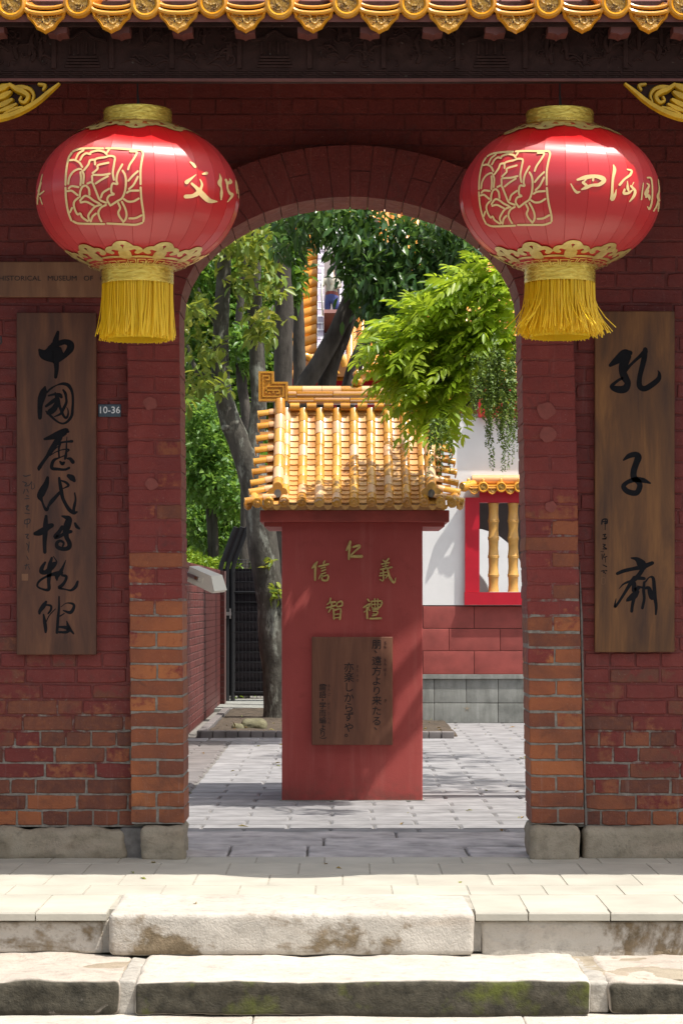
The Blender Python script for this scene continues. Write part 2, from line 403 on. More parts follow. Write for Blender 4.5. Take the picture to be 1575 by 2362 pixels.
M_crimson = simple('crimson_paint', (.47,.006,.022), .1, .42, 6, 60, .05)
M_redblock = simple('red_block_stone', (.27,.055,.045), .18, .8, 7, 120, .3, rand=.12)
M_bamboo = simple('bamboo_ceramic', (.62,.34,.085), .15, .35, 14, 60, .1)
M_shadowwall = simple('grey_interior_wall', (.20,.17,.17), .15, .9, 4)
M_blackmetal = simple('black_metal', (.010,.010,.012), .3, .7, 20, 60, .05)
M_blackpanel = simple('black_mesh_backing', (.010,.006,.009), .2, .9, 20, 60, .05)
M_steel = simple('bright_steel', (.5,.5,.5), .15, .35, 20, 60, 0, metal=.9)
M_lampw = simple('cream_white_plastic', (.74,.72,.62), .05, .4, 9, 60, .05)
M_lampw2 = simple('lamp_glass', (.35,.33,.22), .1, .2, 9, 60, .05)
M_rust = simple('rust', (.16,.06,.03), .3, .8, 40)
M_blue = simple('blue_enamel', (.045,.065,.09), .1, .45, 10, 60, .05)
M_whitepaint = simple('white_lettering', (.72,.74,.76), .03, .6, 10, 60, 0)
g = G('lichened_bark'); P = g.pos(); n = g.noise(7, 6, .65, g.mapv(P, (1.5, 1.5, .6))); li = g.noise(5, 6, .7, g.mapv(P, (1.6, 1.6, .55)))
g.bump(g.noise(30, 5, .65, g.mapv(P, (1, 1, .5))), .6, .02)
M_bark = g.fin(g.mix(g.ramp(li, [(.53, 0.), (.63, .8)]), g.ramp(n, [(.3, (.035,.031,.026)), (.7, (.12,.112,.092))]), (.28,.29,.245)), .9, 0, .2)
g = G('dark_bark'); P = g.pos(); g.bump(g.noise(34, 5, .65, g.mapv(P, (1, 1, .4))), .6, .02)
M_bark2 = g.fin(g.ramp(g.noise(9, 5, .6, g.mapv(P, (1.4, 1.4, .5))), [(.3, (.038,.033,.028)), (.7, (.10,.088,.074))]), .9, 0, .2)

def leaf_mat(name, c0, c1, c2, rough=.4, trans=.35):
    g = G(name); v = g.n('ShaderNodeAttribute'); v.attribute_name = 'tint'
    col = g.ramp(v.outputs['Fac'], [(0., c0), (.5, c1), (1., c2)])
    g.fin(col, rough, 0, .45)
    tr = g.n('ShaderNodeBsdfTranslucent'); g.l(g.mix(.5, col, (c2[0]*1.4, c2[1]*1.3, c2[2]*.6)), tr.inputs[0])
    ms = g.n('ShaderNodeMixShader'); ms.inputs[0].default_value = trans
    g.l(g.b.outputs[0], ms.inputs[1]); g.l(tr.outputs[0], ms.inputs[2]); g.l(ms.outputs[0], g.out.inputs[0]); return g.m
L_bright = leaf_mat('fresh_leaf', (.15,.28,.016), (.29,.45,.03), (.45,.56,.07), .38, .58)
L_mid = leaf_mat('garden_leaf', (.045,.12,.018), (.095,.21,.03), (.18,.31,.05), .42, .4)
L_dark = leaf_mat('glossy_dark_leaf', (.016,.050,.014), (.042,.105,.024), (.11,.20,.042), .3, .3)
L_shrub = leaf_mat('pale_shrub_leaf', (.07,.17,.03), (.14,.29,.055), (.24,.38,.09), .42, .45)
L_yellow = leaf_mat('young_leaf', (.09,.17,.02), (.18,.27,.035), (.34,.36,.07), .42, .4)
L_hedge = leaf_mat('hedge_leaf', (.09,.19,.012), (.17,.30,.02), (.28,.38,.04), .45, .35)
L_catkin = leaf_mat('catkin_green', (.075,.14,.018), (.11,.19,.028), (.17,.24,.04), .5, .25)
M_tassel = leaf_mat('bright_yellow_silk', (.95,.70,.03), (.95,.70,.03), (.95,.75,.05), .45, .3)
L_fallen = leaf_mat('fallen_leaf', (.16,.07,.02), (.30,.22,.06), (.20,.24,.05), .6, .1)
# ================================================================ THE SETTING
structure(build(MB().box(-400, 400, -400, 400, -.9, -.405), 'ground', M_ground), 'flat grey street ground in front of the stone steps')
terr = build(MB().box(-30, 30, .06, 40, -.6, -.012), 'courtyard_pavement', M_sand)
structure(terr, 'courtyard paved with long grey pavers behind the gate')
# long grey pavers: the ones in view are objects of their own, the rest one joined sheet
unit = MB()
def slab_unit(c=.04):
    m = MB(); a, b = .5, .5-c
    m.add([(-a,-a,0),(a,-a,0),(a,a,0),(-a,a,0),(-a,-a,.8),(a,-a,.8),(a,a,.8),(-a,a,.8),(-b,-b,1),(b,-b,1),(b,b,1),(-b,b,1)],
          [(0,3,2,1),(0,1,5,4),(1,2,6,5),(2,3,7,6),(3,0,4,7),(4,5,9,8),(5,6,10,9),(6,7,11,10),(7,4,8,11),(8,9,10,11)])
    return m
paver_me, _ = slab_unit(.03).mesh('paver', M_paver, center=False)
paver_dk, _ = slab_unit(.03).mesh('paver', M_paver_dark, center=False)
PL, PW, g_ = .437, .2211, .006
rest = MB(); y = 1.10; row = 0; cnt = 0
while y < 18.0:
    x = -4.0 + (PL/2 if row % 2 else 0) + rnd.uniform(-.01, .01)
    while x < 4.6:
        x1 = x + PL; yc = y + PW/2; dpt = D0 + yc
        u0 = VX + x*FPX/dpt; u1 = VX + x1*FPX/dpt
        vis = u1 > 425 and u0 < 1215 and y < 11.6
        col_hide = y > 4.0 and u0 > 655 and u1 < 968
        for (a, b, left) in (((x, min(x1, -.93), True), (max(x, -.925), x1, False)) if x < -.93 < x1 else ((x, x1, x < -.93),)):
            if b - a < .03 or (left and y > 9.0): continue
            zt = rnd.uniform(-.0015, .0015)
            if vis and not col_hide and cnt < 300:
                link(paver_dk if left else paver_me, 'paver', terr, ((a+b)/2, yc, -.05), (0, 0, rnd.uniform(-.002, .002)), (b-a-g_, PW-.009, .05+zt)); cnt += 1
            else:
                rest.box(a, b-g_, y, y+PW-.0045, -.05, zt)
        x = x1
    y += PW; row += 1
stuff(build(rest, 'paver_field', M_paver, terr))
# pale edging strip in front of the planting bed
for i in range(5):
    a = -2.9 + i*.42
    link(paver_me, 'edging_slab', terr, (a+.21+.1, 8.87, -.05), (0, 0, 0), (.414, .33, .056))

# threshold of dark worn stones under the arch
thr = structure(build(MB().box(-.86, .99, .0, 1.08, -.25, -.016), 'threshold', M_grout), 'worn purple-grey stone threshold under the arch')
for (rowy0, rowy1, xs) in ((.011, .44, (-.80, -.525, -.17, .56, .93)), (.45, .79, (-.80, -.1, .93)), (.80, 1.07, (-.80, .25, .93))):
    for i in range(len(xs)-1):
        build(stone_mb(xs[i]+.005, xs[i+1]-.005, rowy0, rowy1, -.14, .010-.003*i, .012, .004, rnd.randint(0, 99), .03), 'threshold_stone', M_threshold, thr, True)

# entrance platform of cream tiles
plat = structure(build(MB().box(-4.5, 4.5, -1.76, .06, -.5, -.0025), 'platform', M_joint), 'cream tiled platform in front of the gate')
tile_me, _ = slab_unit(.006).mesh('paving_tile', M_tile_cream, center=False)
rows = ((-.25, .0), (-.67, -.252), (-1.045, -.672), (-1.355, -1.047), (-1.877, -1.357))
for ri, (a, b) in enumerate(rows):
    x = -1.9 + (.155 if ri % 2 else 0) + .04*ri
    while x < 2.0:
        x0, x1 = x, x+.300
        if ri == 4:                                  # the middle of the front row is the big nosing stone
            if x0 < -.875 < x1: x1 = -.875
            elif x0 < .48 < x1: x0 = .48
            elif -.875 <= x0 and x1 <= .48: x += .302; continue
        if x1-x0 > .06:
            link(tile_me, 'paving_tile', plat, ((x0+x1)/2, (a+b)/2, -.03), (0, 0, 0), (x1-x0-.0025, b-a-.002, .03+rnd.uniform(-.0005, .0005)))
        x += .302
far = MB()
for sx in (-1, 1): far.box(min(sx*2.0, sx*4.5), max(sx*2.0, sx*4.5), -1.877, 0, -.03, 0)
stuff(build(far, 'tile_field', M_tile_cream, plat))

# stone steps
steps = structure(build(MB().box(-4.5, 4.5, -2.38, -1.1, -.5, -.165), 'stone_steps', M_plinth), 'old sandstone steps below the platform')
def step(u0, u1, ya, yb, za, zb, mat, r=.02, amp=.006, seed=1, res=.03):
    x0 = (u0-VX)*(D0+ya)/FPX; x1 = (u1-VX)*(D0+ya)/FPX
    return build(stone_mb(x0, x1, ya, yb, za, zb, r, amp, seed, res), 'step_stone', mat, steps, True)
step(250, 1094, -1.918, -1.358, -.154, .004, M_step_white, .022, .006, 3, .022)
step(-330, 238, -1.852, -1.32, -.154, -.035, M_step_white, .014, .007, 5, .022)
step(1108, 2000, -1.852, -1.32, -.185, -.034, M_step_brown, .016, .008, 8)
step(308, 1362, -2.497, -1.76, -.275, -.153, M_step_moss, .018, .010, 14, .022)
step(-380, 276, -2.475, -1.76, -.275, -.155, M_step_dark, .022, .014, 17, .022)
step(1402, 1980, -2.464, -1.76, -.275, -.163, M_step_dark, .025, .014, 21)
build(stone_mb(*[(u-VX)*8.1/FPX for u in (272, 312)], -2.455, -1.87, -.275, -.158, .01, .010, 5, .02), 'mortar_joint', M_step_mortar, steps, True)
build(stone_mb(*[(u-VX)*8.1/FPX for u in (1357, 1408)], -2.44, -1.87, -.275, -.165, .012, .012, 6, .02), 'mortar_joint', M_step_mortar, steps, True)
build(stone_mb(*[(u-VX)*8.7/FPX for u in (234, 254)], -1.845, -1.54, -.152, -.036, .004, .004, 7, .02), 'mortar_joint', M_step_mortar, steps, True)
build(stone_mb(*[(u-VX)*8.7/FPX for u in (1089, 1112)], -1.845, -1.54, -.152, -.036, .004, .005, 8, .02), 'mortar_joint', M_step_mortar, steps, True)
for i, (u0, u1) in enumerate(((-400, 560), (561, 1250), (1251, 2000))):
    step(u0, u1, -3.30, -2.42, -.43, -.274, M_step_white, .008, .003, 30+i, .04)

# ================================================================ THE BRICK GATE
gate = thing('brick_gate', (0, 0, 0), 'red painted brick gate with round arch, carved beam and yellow tiled roof', 'gate')
CU, SPR = 804.0, 715.0                                   # arch centre and springing, display pixels
IA, IB, OA, OB = 391.0, 264.0, 513.0, 383.0              # inner and outer half axes of the arch ring
YF, YB = -.06, .27                                       # ring and piers stand proud of the wall
def lean(side, v): return max(0, v-SPR) * (.0085 if side < 0 else .0215)
def dpx(u, v, y): return Wd(u, v, y)
scale_f = 1/ppm(YF)*K
def ring_pt(t, a, b, y):                                 # t = 0 right springing .. pi left springing
    p = Wd(CU + a*math.cos(t), SPR - b*math.sin(t), YF); p.y = y; return p
# wall body (mortar)
ztop = 3.92; zb = .135
wb = MB(); ma, mb_ = (IA+OA)/2, (IB+OB)/2; nseg = 40
zs = Wd(CU, SPR, YF).z
xl = Wd(CU-ma, SPR, YF).x; xr = Wd(CU+ma, SPR, YF).x
wb.box(-4.5, xl+.02, .0035, .26, zb, zs); wb.box(xr-.005, 4.5, .0035, .26, zb, zs)
wb.box(-4.5, xl, .0035, .26, zs, ztop); wb.box(xr, 4.5, .0035, .26, zs, ztop)
for i in range(nseg):
    t0, t1 = math.pi*i/nseg, math.pi*(i+1)/nseg
    p0, p1 = ring_pt(t0, ma, mb_, .0035), ring_pt(t1, ma, mb_, .0035)
    wb.add([p1, p0, (p0.x, .0035, ztop), (p1.x, .0035, ztop), (p1.x, .26, p1.z), (p0.x, .26, p0.z), (p0.x, .26, ztop), (p1.x, .26, ztop)],
           [(0,1,2,3), (5,4,7,6), (3,2,6,7), (1,0,4,5)])
wall = build(wb, 'wall', M_mortar, gate)
def brick_unit(mat, seed=0, ch=.06):
    rb_ = random.Random(seed+50); m = MB(); per = []
    for (x0, z0, x1, z1, n) in ((-.5,-.5,.5,-.5,4), (.5,-.5,.5,.5,2), (.5,.5,-.5,.5,4), (-.5,.5,-.5,-.5,2)):
        for k in range(n):
            t = k/n; jx, jz = rb_.uniform(-.010, .004), rb_.uniform(-.05, .015)
            if k == 0: jx -= rb_.choice((0, 0, .012)); jz -= rb_.choice((0, 0, .05))
            x, z_ = x0+(x1-x0)*t, z0+(z1-z0)*t
            per.append((x*(1+2*jx), z_*(1+2*jz)))
    n = len(per); cx, cz = .972, .90
    m.add([(x*cx, -.5+rb_.uniform(0, ch*.25), z_*cz) for x, z_ in per] + [(x, -.5+ch, z_) for x, z_ in per] + [(x, .5, z_) for x, z_ in per],
          [tuple(range(n))] + [(n+i, n+(i+1) % n, (i+1) % n, i) for i in range(n)] + [(2*n+i, 2*n+(i+1) % n, n+(i+1) % n, n+i) for i in range(n)])
    return m.mesh('brick', mat, center=False)[0]
BR = [brick_unit(M_brick, q) for q in range(7)]; BRP = [brick_unit(M_brick_p, q, .012) for q in range(7)]
CH = .0708; SL, HL, JT = .227, .1135, .0075
infill = MB(); nb = 0
def edge_u(side, z):                                     # outer edge of pier / arch ring at height z, as world x
    v = (VY - (z-HC)*ppm(YF))/K
    if v >= SPR: return Wd(CU + side*OA + lean(side, v), v, YF).x
    k = (SPR-v)/OB
    if k >= 1: return None
    return Wd(CU + side*OA*math.sqrt(1-k*k), v, YF).x
r0 = 0; z = zb + .004
while z < 3.85:
    zc = z + CH/2
    hdr = (r0 % 5 == 0)
    Lb = HL if hdr else SL
    xs = -2.6 + ((r0*.37) % 1)*Lb*.5 + (Lb/2 if r0 % 2 else 0)
    el, er = edge_u(-1, zc), edge_u(1, zc)
    x = xs
    while x < 2.6:
        ln = Lb if (hdr or rnd.random() > .12) else HL
        a, b = x, x+ln
        segs = [(a, b)]
        if el is not None:
            segs = []
            if a < el+.012: segs.append((a, min(b, el+.012)))
            if b > er-.012: segs.append((max(a, er-.012), b))
        for (p, q) in segs:
            if q-p < .03: continue
            u0, u1 = VX + p*S0, VX + q*S0; v = VY - (zc-HC)*S0
            if -8 < u1 and u0 < 1583 and v > 330 and nb < 300:
                link(rnd.choice(BR), 'brick', wall, ((p+q)/2, .028+rnd.uniform(-.0025, .002), zc), (rnd.uniform(-.008,.008), rnd.uniform(-.006,.006), rnd.uniform(-.006,.006)), (q-p-JT*rnd.uniform(.8,1.2), .06, CH-JT*rnd.uniform(.85, 1.15))); nb += 1
            else:
                yj = rnd.uniform(-.002, .002); infill.box(p+.004, q-.004, yj, .05, z+.004, z+CH-.005)
        x += ln
    z += CH; r0 += 1
stuff(build(infill, 'brick_infill', M_brick, wall))

# piers with one brick or two headers to a course, and the arch ring above them
for side in (-1, 1):
    vb, vt = 1893.0, SPR
    def edges(z):
        v = (VY - (z-HC)*ppm(YF))/K
        i = Wd(CU + side*IA + lean(side, v), v, YF).x; o = Wd(CU + side*OA + lean(side, v), v, YF).x
        return (o, i) if side < 0 else (i, o)
    z0, z1 = Wd(0, vb, YF).z, Wd(0, vt, YF).z
    core = MB(); a0, a1 = edges(z0); b0, b1 = edges(z1)
    e = .0035
    core.add([(a0+e, YF+e, z0),(a1-e, YF+e, z0),(a1-e, YB-e, z0),(a0+e, YB-e, z0),(b0+e, YF+e, z1),(b1-e, YF+e, z1),(b1-e, YB-e, z1),(b0+e, YB-e, z1)],
             [(0,3,2,1),(4,5,6,7),(0,1,5,4),(1,2,6,5),(2,3,7,6),(3,0,4,7)])
    pier = build(core, 'pier', M_mortar_p, gate)
    n = int(round((z1-z0)/CH)); ch = (z1-z0)/n
    for k in range(n):
        zc = z0 + (k+.5)*ch; a, b = edges(zc)
        cuts = [a, b] if k % 2 == (0 if side < 0 else 1) else [a, (a+b)/2 + rnd.uniform(-.006, .006), b]
        if k == 0: cuts = [a, (a+b)/2, b]
        for q in range(len(cuts)-1):
            p0 = cuts[q] + (0 if q == 0 else JT/2); p1 = cuts[q+1] - (0 if q == len(cuts)-2 else JT/2)
            link(rnd.choice(BRP), 'brick', pier, ((p0+p1)/2 + rnd.uniform(-.0015,.0015), (YF+YB)/2 + rnd.uniform(-.002, .0015), zc), (0, rnd.uniform(-.006,.006), 0), (p1-p0, YB-YF, ch-JT*rnd.uniform(.8, 1.1)))
arc = MB(); ns2 = 48; e = 4.0
for i in range(ns2):
    t0, t1 = math.pi*i/ns2, math.pi*(i+1)/ns2
    q = [ring_pt(t, a, b, y) for t in (t0, t1) for (a, b) in ((IA+e, IB+e), (OA-e, OB-e)) for y in (YF+.005, YB-.005)]
    arc.add(q, [(0,4,6,2), (1,3,7,5), (0,1,5,4), (2,6,7,3)])
arch = build(arc, 'arch_ring', M_mortar, gate)
# voussoirs: spaced evenly along the ring
ts = np.linspace(0, math.pi, 400); pts = [ring_pt(t, ma, mb_, 0) for t in ts]
ln = np.concatenate([[0], np.cumsum([(pts[i+1]-pts[i]).length for i in range(399)])])
nv = int(ln[-1]/.088)
for i in range(nv):
    ta = float(np.interp((i+.03)/nv*ln[-1], ln, ts)); tb = float(np.interp((i+.97)/nv*ln[-1], ln, ts))
    cuts = ((0, 1),) if i % 3 else ((0, .49), (.515, 1))
    for (k0, k1) in cuts:
        m = MB(); yo = rnd.uniform(-.002, .002)
        q = []
        for y in (YF+yo, YB):
            for (t, kk) in ((tb, k0), (ta, k0), (ta, k1), (tb, k1)):
                q.append(ring_pt(t, IA+(OA-IA)*kk, IB+(OB-IB)*kk, y))
        m.add(q, [(0,1,2,3), (7,6,5,4), (4,5,1,0), (5,6,2,1), (6,7,3,2), (7,4,0,3)])
        build(m, 'arch_brick', M_brick, arch)
# plinth stones
def plinth(u0, u1, v0, y0, y1, seed, r=.03, amp=.006, u1b=None):
    a = (u0-VX)*(D0+y0)/FPX; b = (u1-VX)*(D0+y0)/FPX; zt = HC-(v0-VY)*(D0+y0)/FPX
    return build(stone_mb(a, b, y0, y1, -.02, zt, r, amp, seed, .018, 12), 'plinth_stone', M_plinth, gate, True)
plinth(-250, 292, 1912, -.055, .25, 2, .04, .020)
plinth(324, 424, 1906, -.10, .27, 4, .03, .017)
plinth(1223, 1337, 1908, -.10, .27, 6, .03, .012)
plinth(1346, 1900, 1908, -.05, .25, 9, .03, .009)
build(stone_mb(-1.0, -.86, -.02, .05, -.02, .13, .01, .006, 5, .02), 'plinth_mortar', M_grout, gate, True)
# salmon plaster patches and the cement seam beside the right pier
def patch(u, v, ru, rv, seed, y=YF-.0045, mat=M_patch, name='plaster_patch'):
    m = MB(); n = 18; c = Wd(u, v, y); s = K/ppm(y); pts = []
    for k in range(n):
        a = 2*math.pi*k/n; q = 1+.22*mnoise.noise(Vector((math.cos(a)*1.6+seed*5, math.sin(a)*1.6, seed)))
        pts.append((c.x + ru*s*q*math.cos(a), c.z + rv*s*q*math.sin(a)))
    m.prism(pts, y, y+.012); build(m, name, mat, wall)
patch(345, 926, 16, 15, 1); patch(348, 1112, 14, 14, 2); patch(1253, 942, 21, 20, 3); patch(1258, 997, 18, 19, 4); patch(1264, 1163, 13, 13, 9); 
seam = MB(); N = 40
for k in range(N):
    v0, v1 = 1290+k*15.2, 1290+(k+1)*15.2
    for (v, nm) in ((v0, 0), (v1, 1)):
        wdt = (4.2+2*mnoise.noise(Vector((v*.02, 3, 0)))) * min(1, (v-1270)/150)
        p = Wd(CU+OA+lean(1, v)+1, v, -.012); q = Wd(CU+OA+lean(1, v)+1+wdt, v, -.012)
        if nm == 0: A = (p, q)
        else: B = (p, q)
    seam.add([B[0], B[1], A[1], A[0], B[0]+Vector((0,.03,0)), B[1]+Vector((0,.03,0)), A[1]+Vector((0,.03,0)), A[0]+Vector((0,.03,0))], [(0,1,2,3),(5,1,2,6),(4,7,3,0)])
build(seam, 'cement_seam', M_grout, wall)

# ---------------------------------------------------------------- gate roof
YE = -1.35
roofm = MB()
sl_ = .42                                            # slope of the deck
def deck(y): return HC+(VY-5)/ppm(YE)-.035 + (y-YE)*sl_
roofm.add([(-4.6, YE+.02, deck(YE)-.035), (4.6, YE+.02, deck(YE)-.035), (4.6, .0, deck(0)-.035), (-4.6, .0, deck(0)-.035),
           (-4.6, YE+.02, deck(YE)-.005), (4.6, YE+.02, deck(YE)-.005), (4.6, .0, deck(0)-.005), (-4.6, .0, deck(0)-.005)],
          [(0,3,2,1),(4,5,6,7),(0,1,5,4),(1,2,6,5),(2,3,7,6),(3,0,4,7)])
roof = build(roofm, 'roof', M_redwood, gate)
build(MB().box(-4.6, 4.6, YE+.055, YE+.066, W(0, 60, YE+.055).z, deck(YE)), 'eave_board', M_beam, roof)
rid = MB(); rid.tube([(-4.6, -.01, deck(0)+.02), (4.6, -.01, deck(0)+.02)], .07, 12); build(rid, 'ridge_roll', M_glaze_deep, roof, 40)
bkm = MB(); zr = deck(0)-.005; bkm.add([(-4.6,0,zr),(4.6,0,zr),(4.6,.6,zr-.25),(-4.6,.6,zr-.25),(-4.6,0,zr-.03),(4.6,0,zr-.03),(4.6,.6,zr-.28),(-4.6,.6,zr-.28)], [(0,1,2,3),(7,6,5,4),(2,6,7,3)]); build(bkm, 'back_slope', M_glaze_deep, roof)
# eave tiles
ang = math.atan(sl_)
capm = MB(); RC = .0595                                  # round end cap, front at y = 0 facing -y
prof = [(0., .004), (.036, .004), (.040, -.004), (.047, -.011), (.055, -.008), (RC, .004), (RC, .03)]
n = 28
vs = []; fs = []
for r_, yy in prof:
    for k in range(n):
        a = 2*math.pi*k/n; vs.append((r_*math.cos(a), yy, r_*math.sin(a)))
for i in range(len(prof)-1):
    for k in range(n): fs.append((i*n+k, i*n+(k+1) % n, (i+1)*n+(k+1) % n, (i+1)*n+k))
capm.add(vs, fs); cap_face = MB().add(vs, fs)
L_ = 1.25                                                 # barrel behind the cap, along the slope
capm.tube([(0, .012, 0), (0, L_*math.cos(ang), L_*math.sin(ang))], RC-.004, 20, False)
cap_me, _ = capm.mesh('round_tile', M_glaze_deep, 40, center=False)
rel = MB(); n2 = 22
rel.add([(.0375*math.cos(2*math.pi*k/n2), -.001, .0375*math.sin(2*math.pi*k/n2)) for k in range(n2)], [tuple(range(n2-1, -1, -1))])
rr = random.Random(3)
def coil(cx, cz, r, turns, a0, w, lift=.006, sgn=1):
    pts = [(cx + r*(1-k/14)*math.cos(a0+sgn*turns*2*math.pi*k/14), cz + r*(1-k/14)*math.sin(a0+sgn*turns*2*math.pi*k/14), w*(1-.5*k/14)) for k in range(13)]
    return pts
fnr = lambda p, h: Vector((p[0], -.001-h, p[1]))
raised_stroke(rel, [(.022,.02,.007),(.0,.026,.009),(-.02,.012,.010),(-.008,-.004,.010),(.012,-.012,.009),(.004,-.026,.006),(-.016,-.024,.004)], fnr, .006)
for k in range(9):
    a = rr.uniform(0, 6.28); q = rr.uniform(.012, .03)
    raised_stroke(rel, coil(q*math.cos(a), q*math.sin(a), .009, .8, a, .004), fnr, .0045)
rel_me, _ = rel.mesh('dragon_relief', M_relief, center=False)
# drip tile: lobed hanging plate with rolled upper rim
def lobed(s):
    pts = [(0,-.070),(.014,-.061),(.034,-.052),(.048,-.030),(.058,-.018),(.072,-.006),(.078,.012)]
    return [(x*s, zz) for x, zz in pts]
half = lobed(1); out = [(-x, zz) for x, zz in reversed(half[1:])] + half
top = [(.078*math.cos(a), .012 - .022*math.sin(a)) for a in np.linspace(0, math.pi, 9)][1:-1]
outline = out + top
dm = MB(); cx_, cz_ = 0, -.018
inn = [(x*.82, (zz-cz_)*.80+cz_) for x, zz in outline]; m_ = len(outline)
dm.add([(x, -.002, zz) for x, zz in outline] + [(x*.91, -.012, (zz-cz_)*.9+cz_) for x, zz in outline] + [(x, -.003, zz) for x, zz in inn] + [(x, .014, zz) for x, zz in outline],
       [(i, (i+1) % m_, m_+(i+1) % m_, m_+i) for i in range(m_)] + [(m_+i, m_+(i+1) % m_, 2*m_+(i+1) % m_, 2*m_+i) for i in range(m_)] + [(3*m_+i, 3*m_+(i+1) % m_, (i+1) % m_, i) for i in range(m_)])
for (rr0, lift, th) in ((.0, .018, .016), (.0, .042, .012)):
    path = [(.080*math.cos(a), -.006, .010+lift-.022*math.sin(a)) for a in np.linspace(0, math.pi, 13)]
    dm.tube(path, th*.62, 8)
drip_face = MB().add(dm.v, dm.f)
for k in range(12):                                      # the trough of the tile running up the slope
    a0, a1 = math.pi*k/12, math.pi*(k+1)/12
    q = [(.08*math.cos(a), yy, .055-.022*math.sin(a)+yy*sl_) for yy in (0, 1.15) for a in (a0, a1)]
    dm.add(q, [(0,1,3,2)])
drip_me, _ = dm.mesh('drip_tile', M_glaze_deep, 40, center=False)
dr = MB(); dr.add([(x*1.0, -.004, zz) for x, zz in [(x*.81, (zz-cz_)*.79+cz_) for x, zz in outline]], [tuple(range(m_))])
fd = lambda p, h: Vector((p[0], -.004-h, p[1]))
raised_stroke(dr, [(-.052,.002,.006),(-.03,.0,.007),(-.012,-.004,.008),(-.006,-.026,.009),(.008,-.034,.009),(.018,-.024,.008),(.014,-.010,.006)], fd, .006)
for k in range(14):
    a = rr.uniform(0, 6.28); q = (rr.uniform(-.05, .05), rr.uniform(-.04, -.002))
    if abs(q[0]) + abs(q[1])*.9 > .055 or abs(q[0]) < .008: continue
    raised_stroke(dr, coil(q[0], q[1], .009, .7, a, .0035), fd, .0045)
drr_me, _ = dr.mesh('dragon_relief', M_relief, center=False)
pitch = 155.0/ppm(YE)
x_first = (25-VX)/ppm(YE)
for k in range(-6, 17):
    x = x_first + k*pitch; jz = rnd.uniform(-.003, .003)
    o = link(cap_me, 'round_tile', roof, (x, YE, HC+(VY-5)/ppm(YE)+jz), (0, rnd.uniform(-.3, .3), 0))
    link(rel_me, 'dragon_relief', roof, (x, YE, HC+(VY-5)/ppm(YE)+jz), (0, rnd.uniform(-.6, .6), 0))
    xd = x + pitch/2 + rnd.uniform(-.004, .004); zd = HC+(VY-75)/ppm(YE)+.0705+rnd.uniform(-.002, .002); ry = rnd.uniform(-.03, .03)
    link(drip_me, 'drip_tile', roof, (xd, YE+.008, zd), (R(-8), ry, 0))
    link(drr_me, 'dragon_relief', roof, (xd, YE+.008, zd), (R(-8), ry, 0))
    xr_ = (131-VX)/ppm(YE+.06) + (k)*144.5/ppm(YE+.06)
    rf = MB(); pz = HC+(VY-76)/ppm(YE+.06)
    rf.prism([(xr_-.039, pz+.004), (xr_-.012, pz), (xr_, pz-.007), (xr_+.012, pz), (xr_+.039, pz+.004), (xr_+.039, pz+.036), (xr_-.039, pz+.036)], YE+.06, YE+.16)
    build(rf, 'rafter_end', M_redwood, roof)

# ---------------------------------------------------------------- carved beam below the eave
YBM = -1.13
zb0 = HC+(VY-188)/ppm(YBM); zb1 = HC+(VY-30)/ppm(YBM)
beam = build(MB().box(-4.5, 4.5, YBM, YBM+.03, zb0, zb1+.05), 'carved_beam', M_beam, gate)
lip = MB().box(-4.5, 4.5, YBM-.012, YBM+.004, zb0+.001, zb0+.012); build(lip, 'beam_lip', M_redwood, beam)
mea = MB()                                               # two rows of key pattern
zk = zb0+.016
for r_ in range(2):
    x = -2.2
    while x < 2.2:
        w_ = .055; z_ = zk + r_*.017
        mea.box(x, x+w_-.012, YBM-.006, YBM+.003, z_, z_+.004); mea.box(x, x+.004, YBM-.0062, YBM+.003, z_+.004, z_+.011); mea.box(x+.012, x+w_, YBM-.0058, YBM+.003, z_+.010, z_+.014); x += w_
stuff(build(mea, 'key_pattern', M_beam, beam))
fb = lambda p, h: Vector((p[0], YBM+.002-h, p[1]))
rb = random.Random(21)
xd = [-2.2, -1.55, -1.16, -.93, -.69, -.42, -.14, .155, .45, .72, 1.12, 1.52, 2.2]
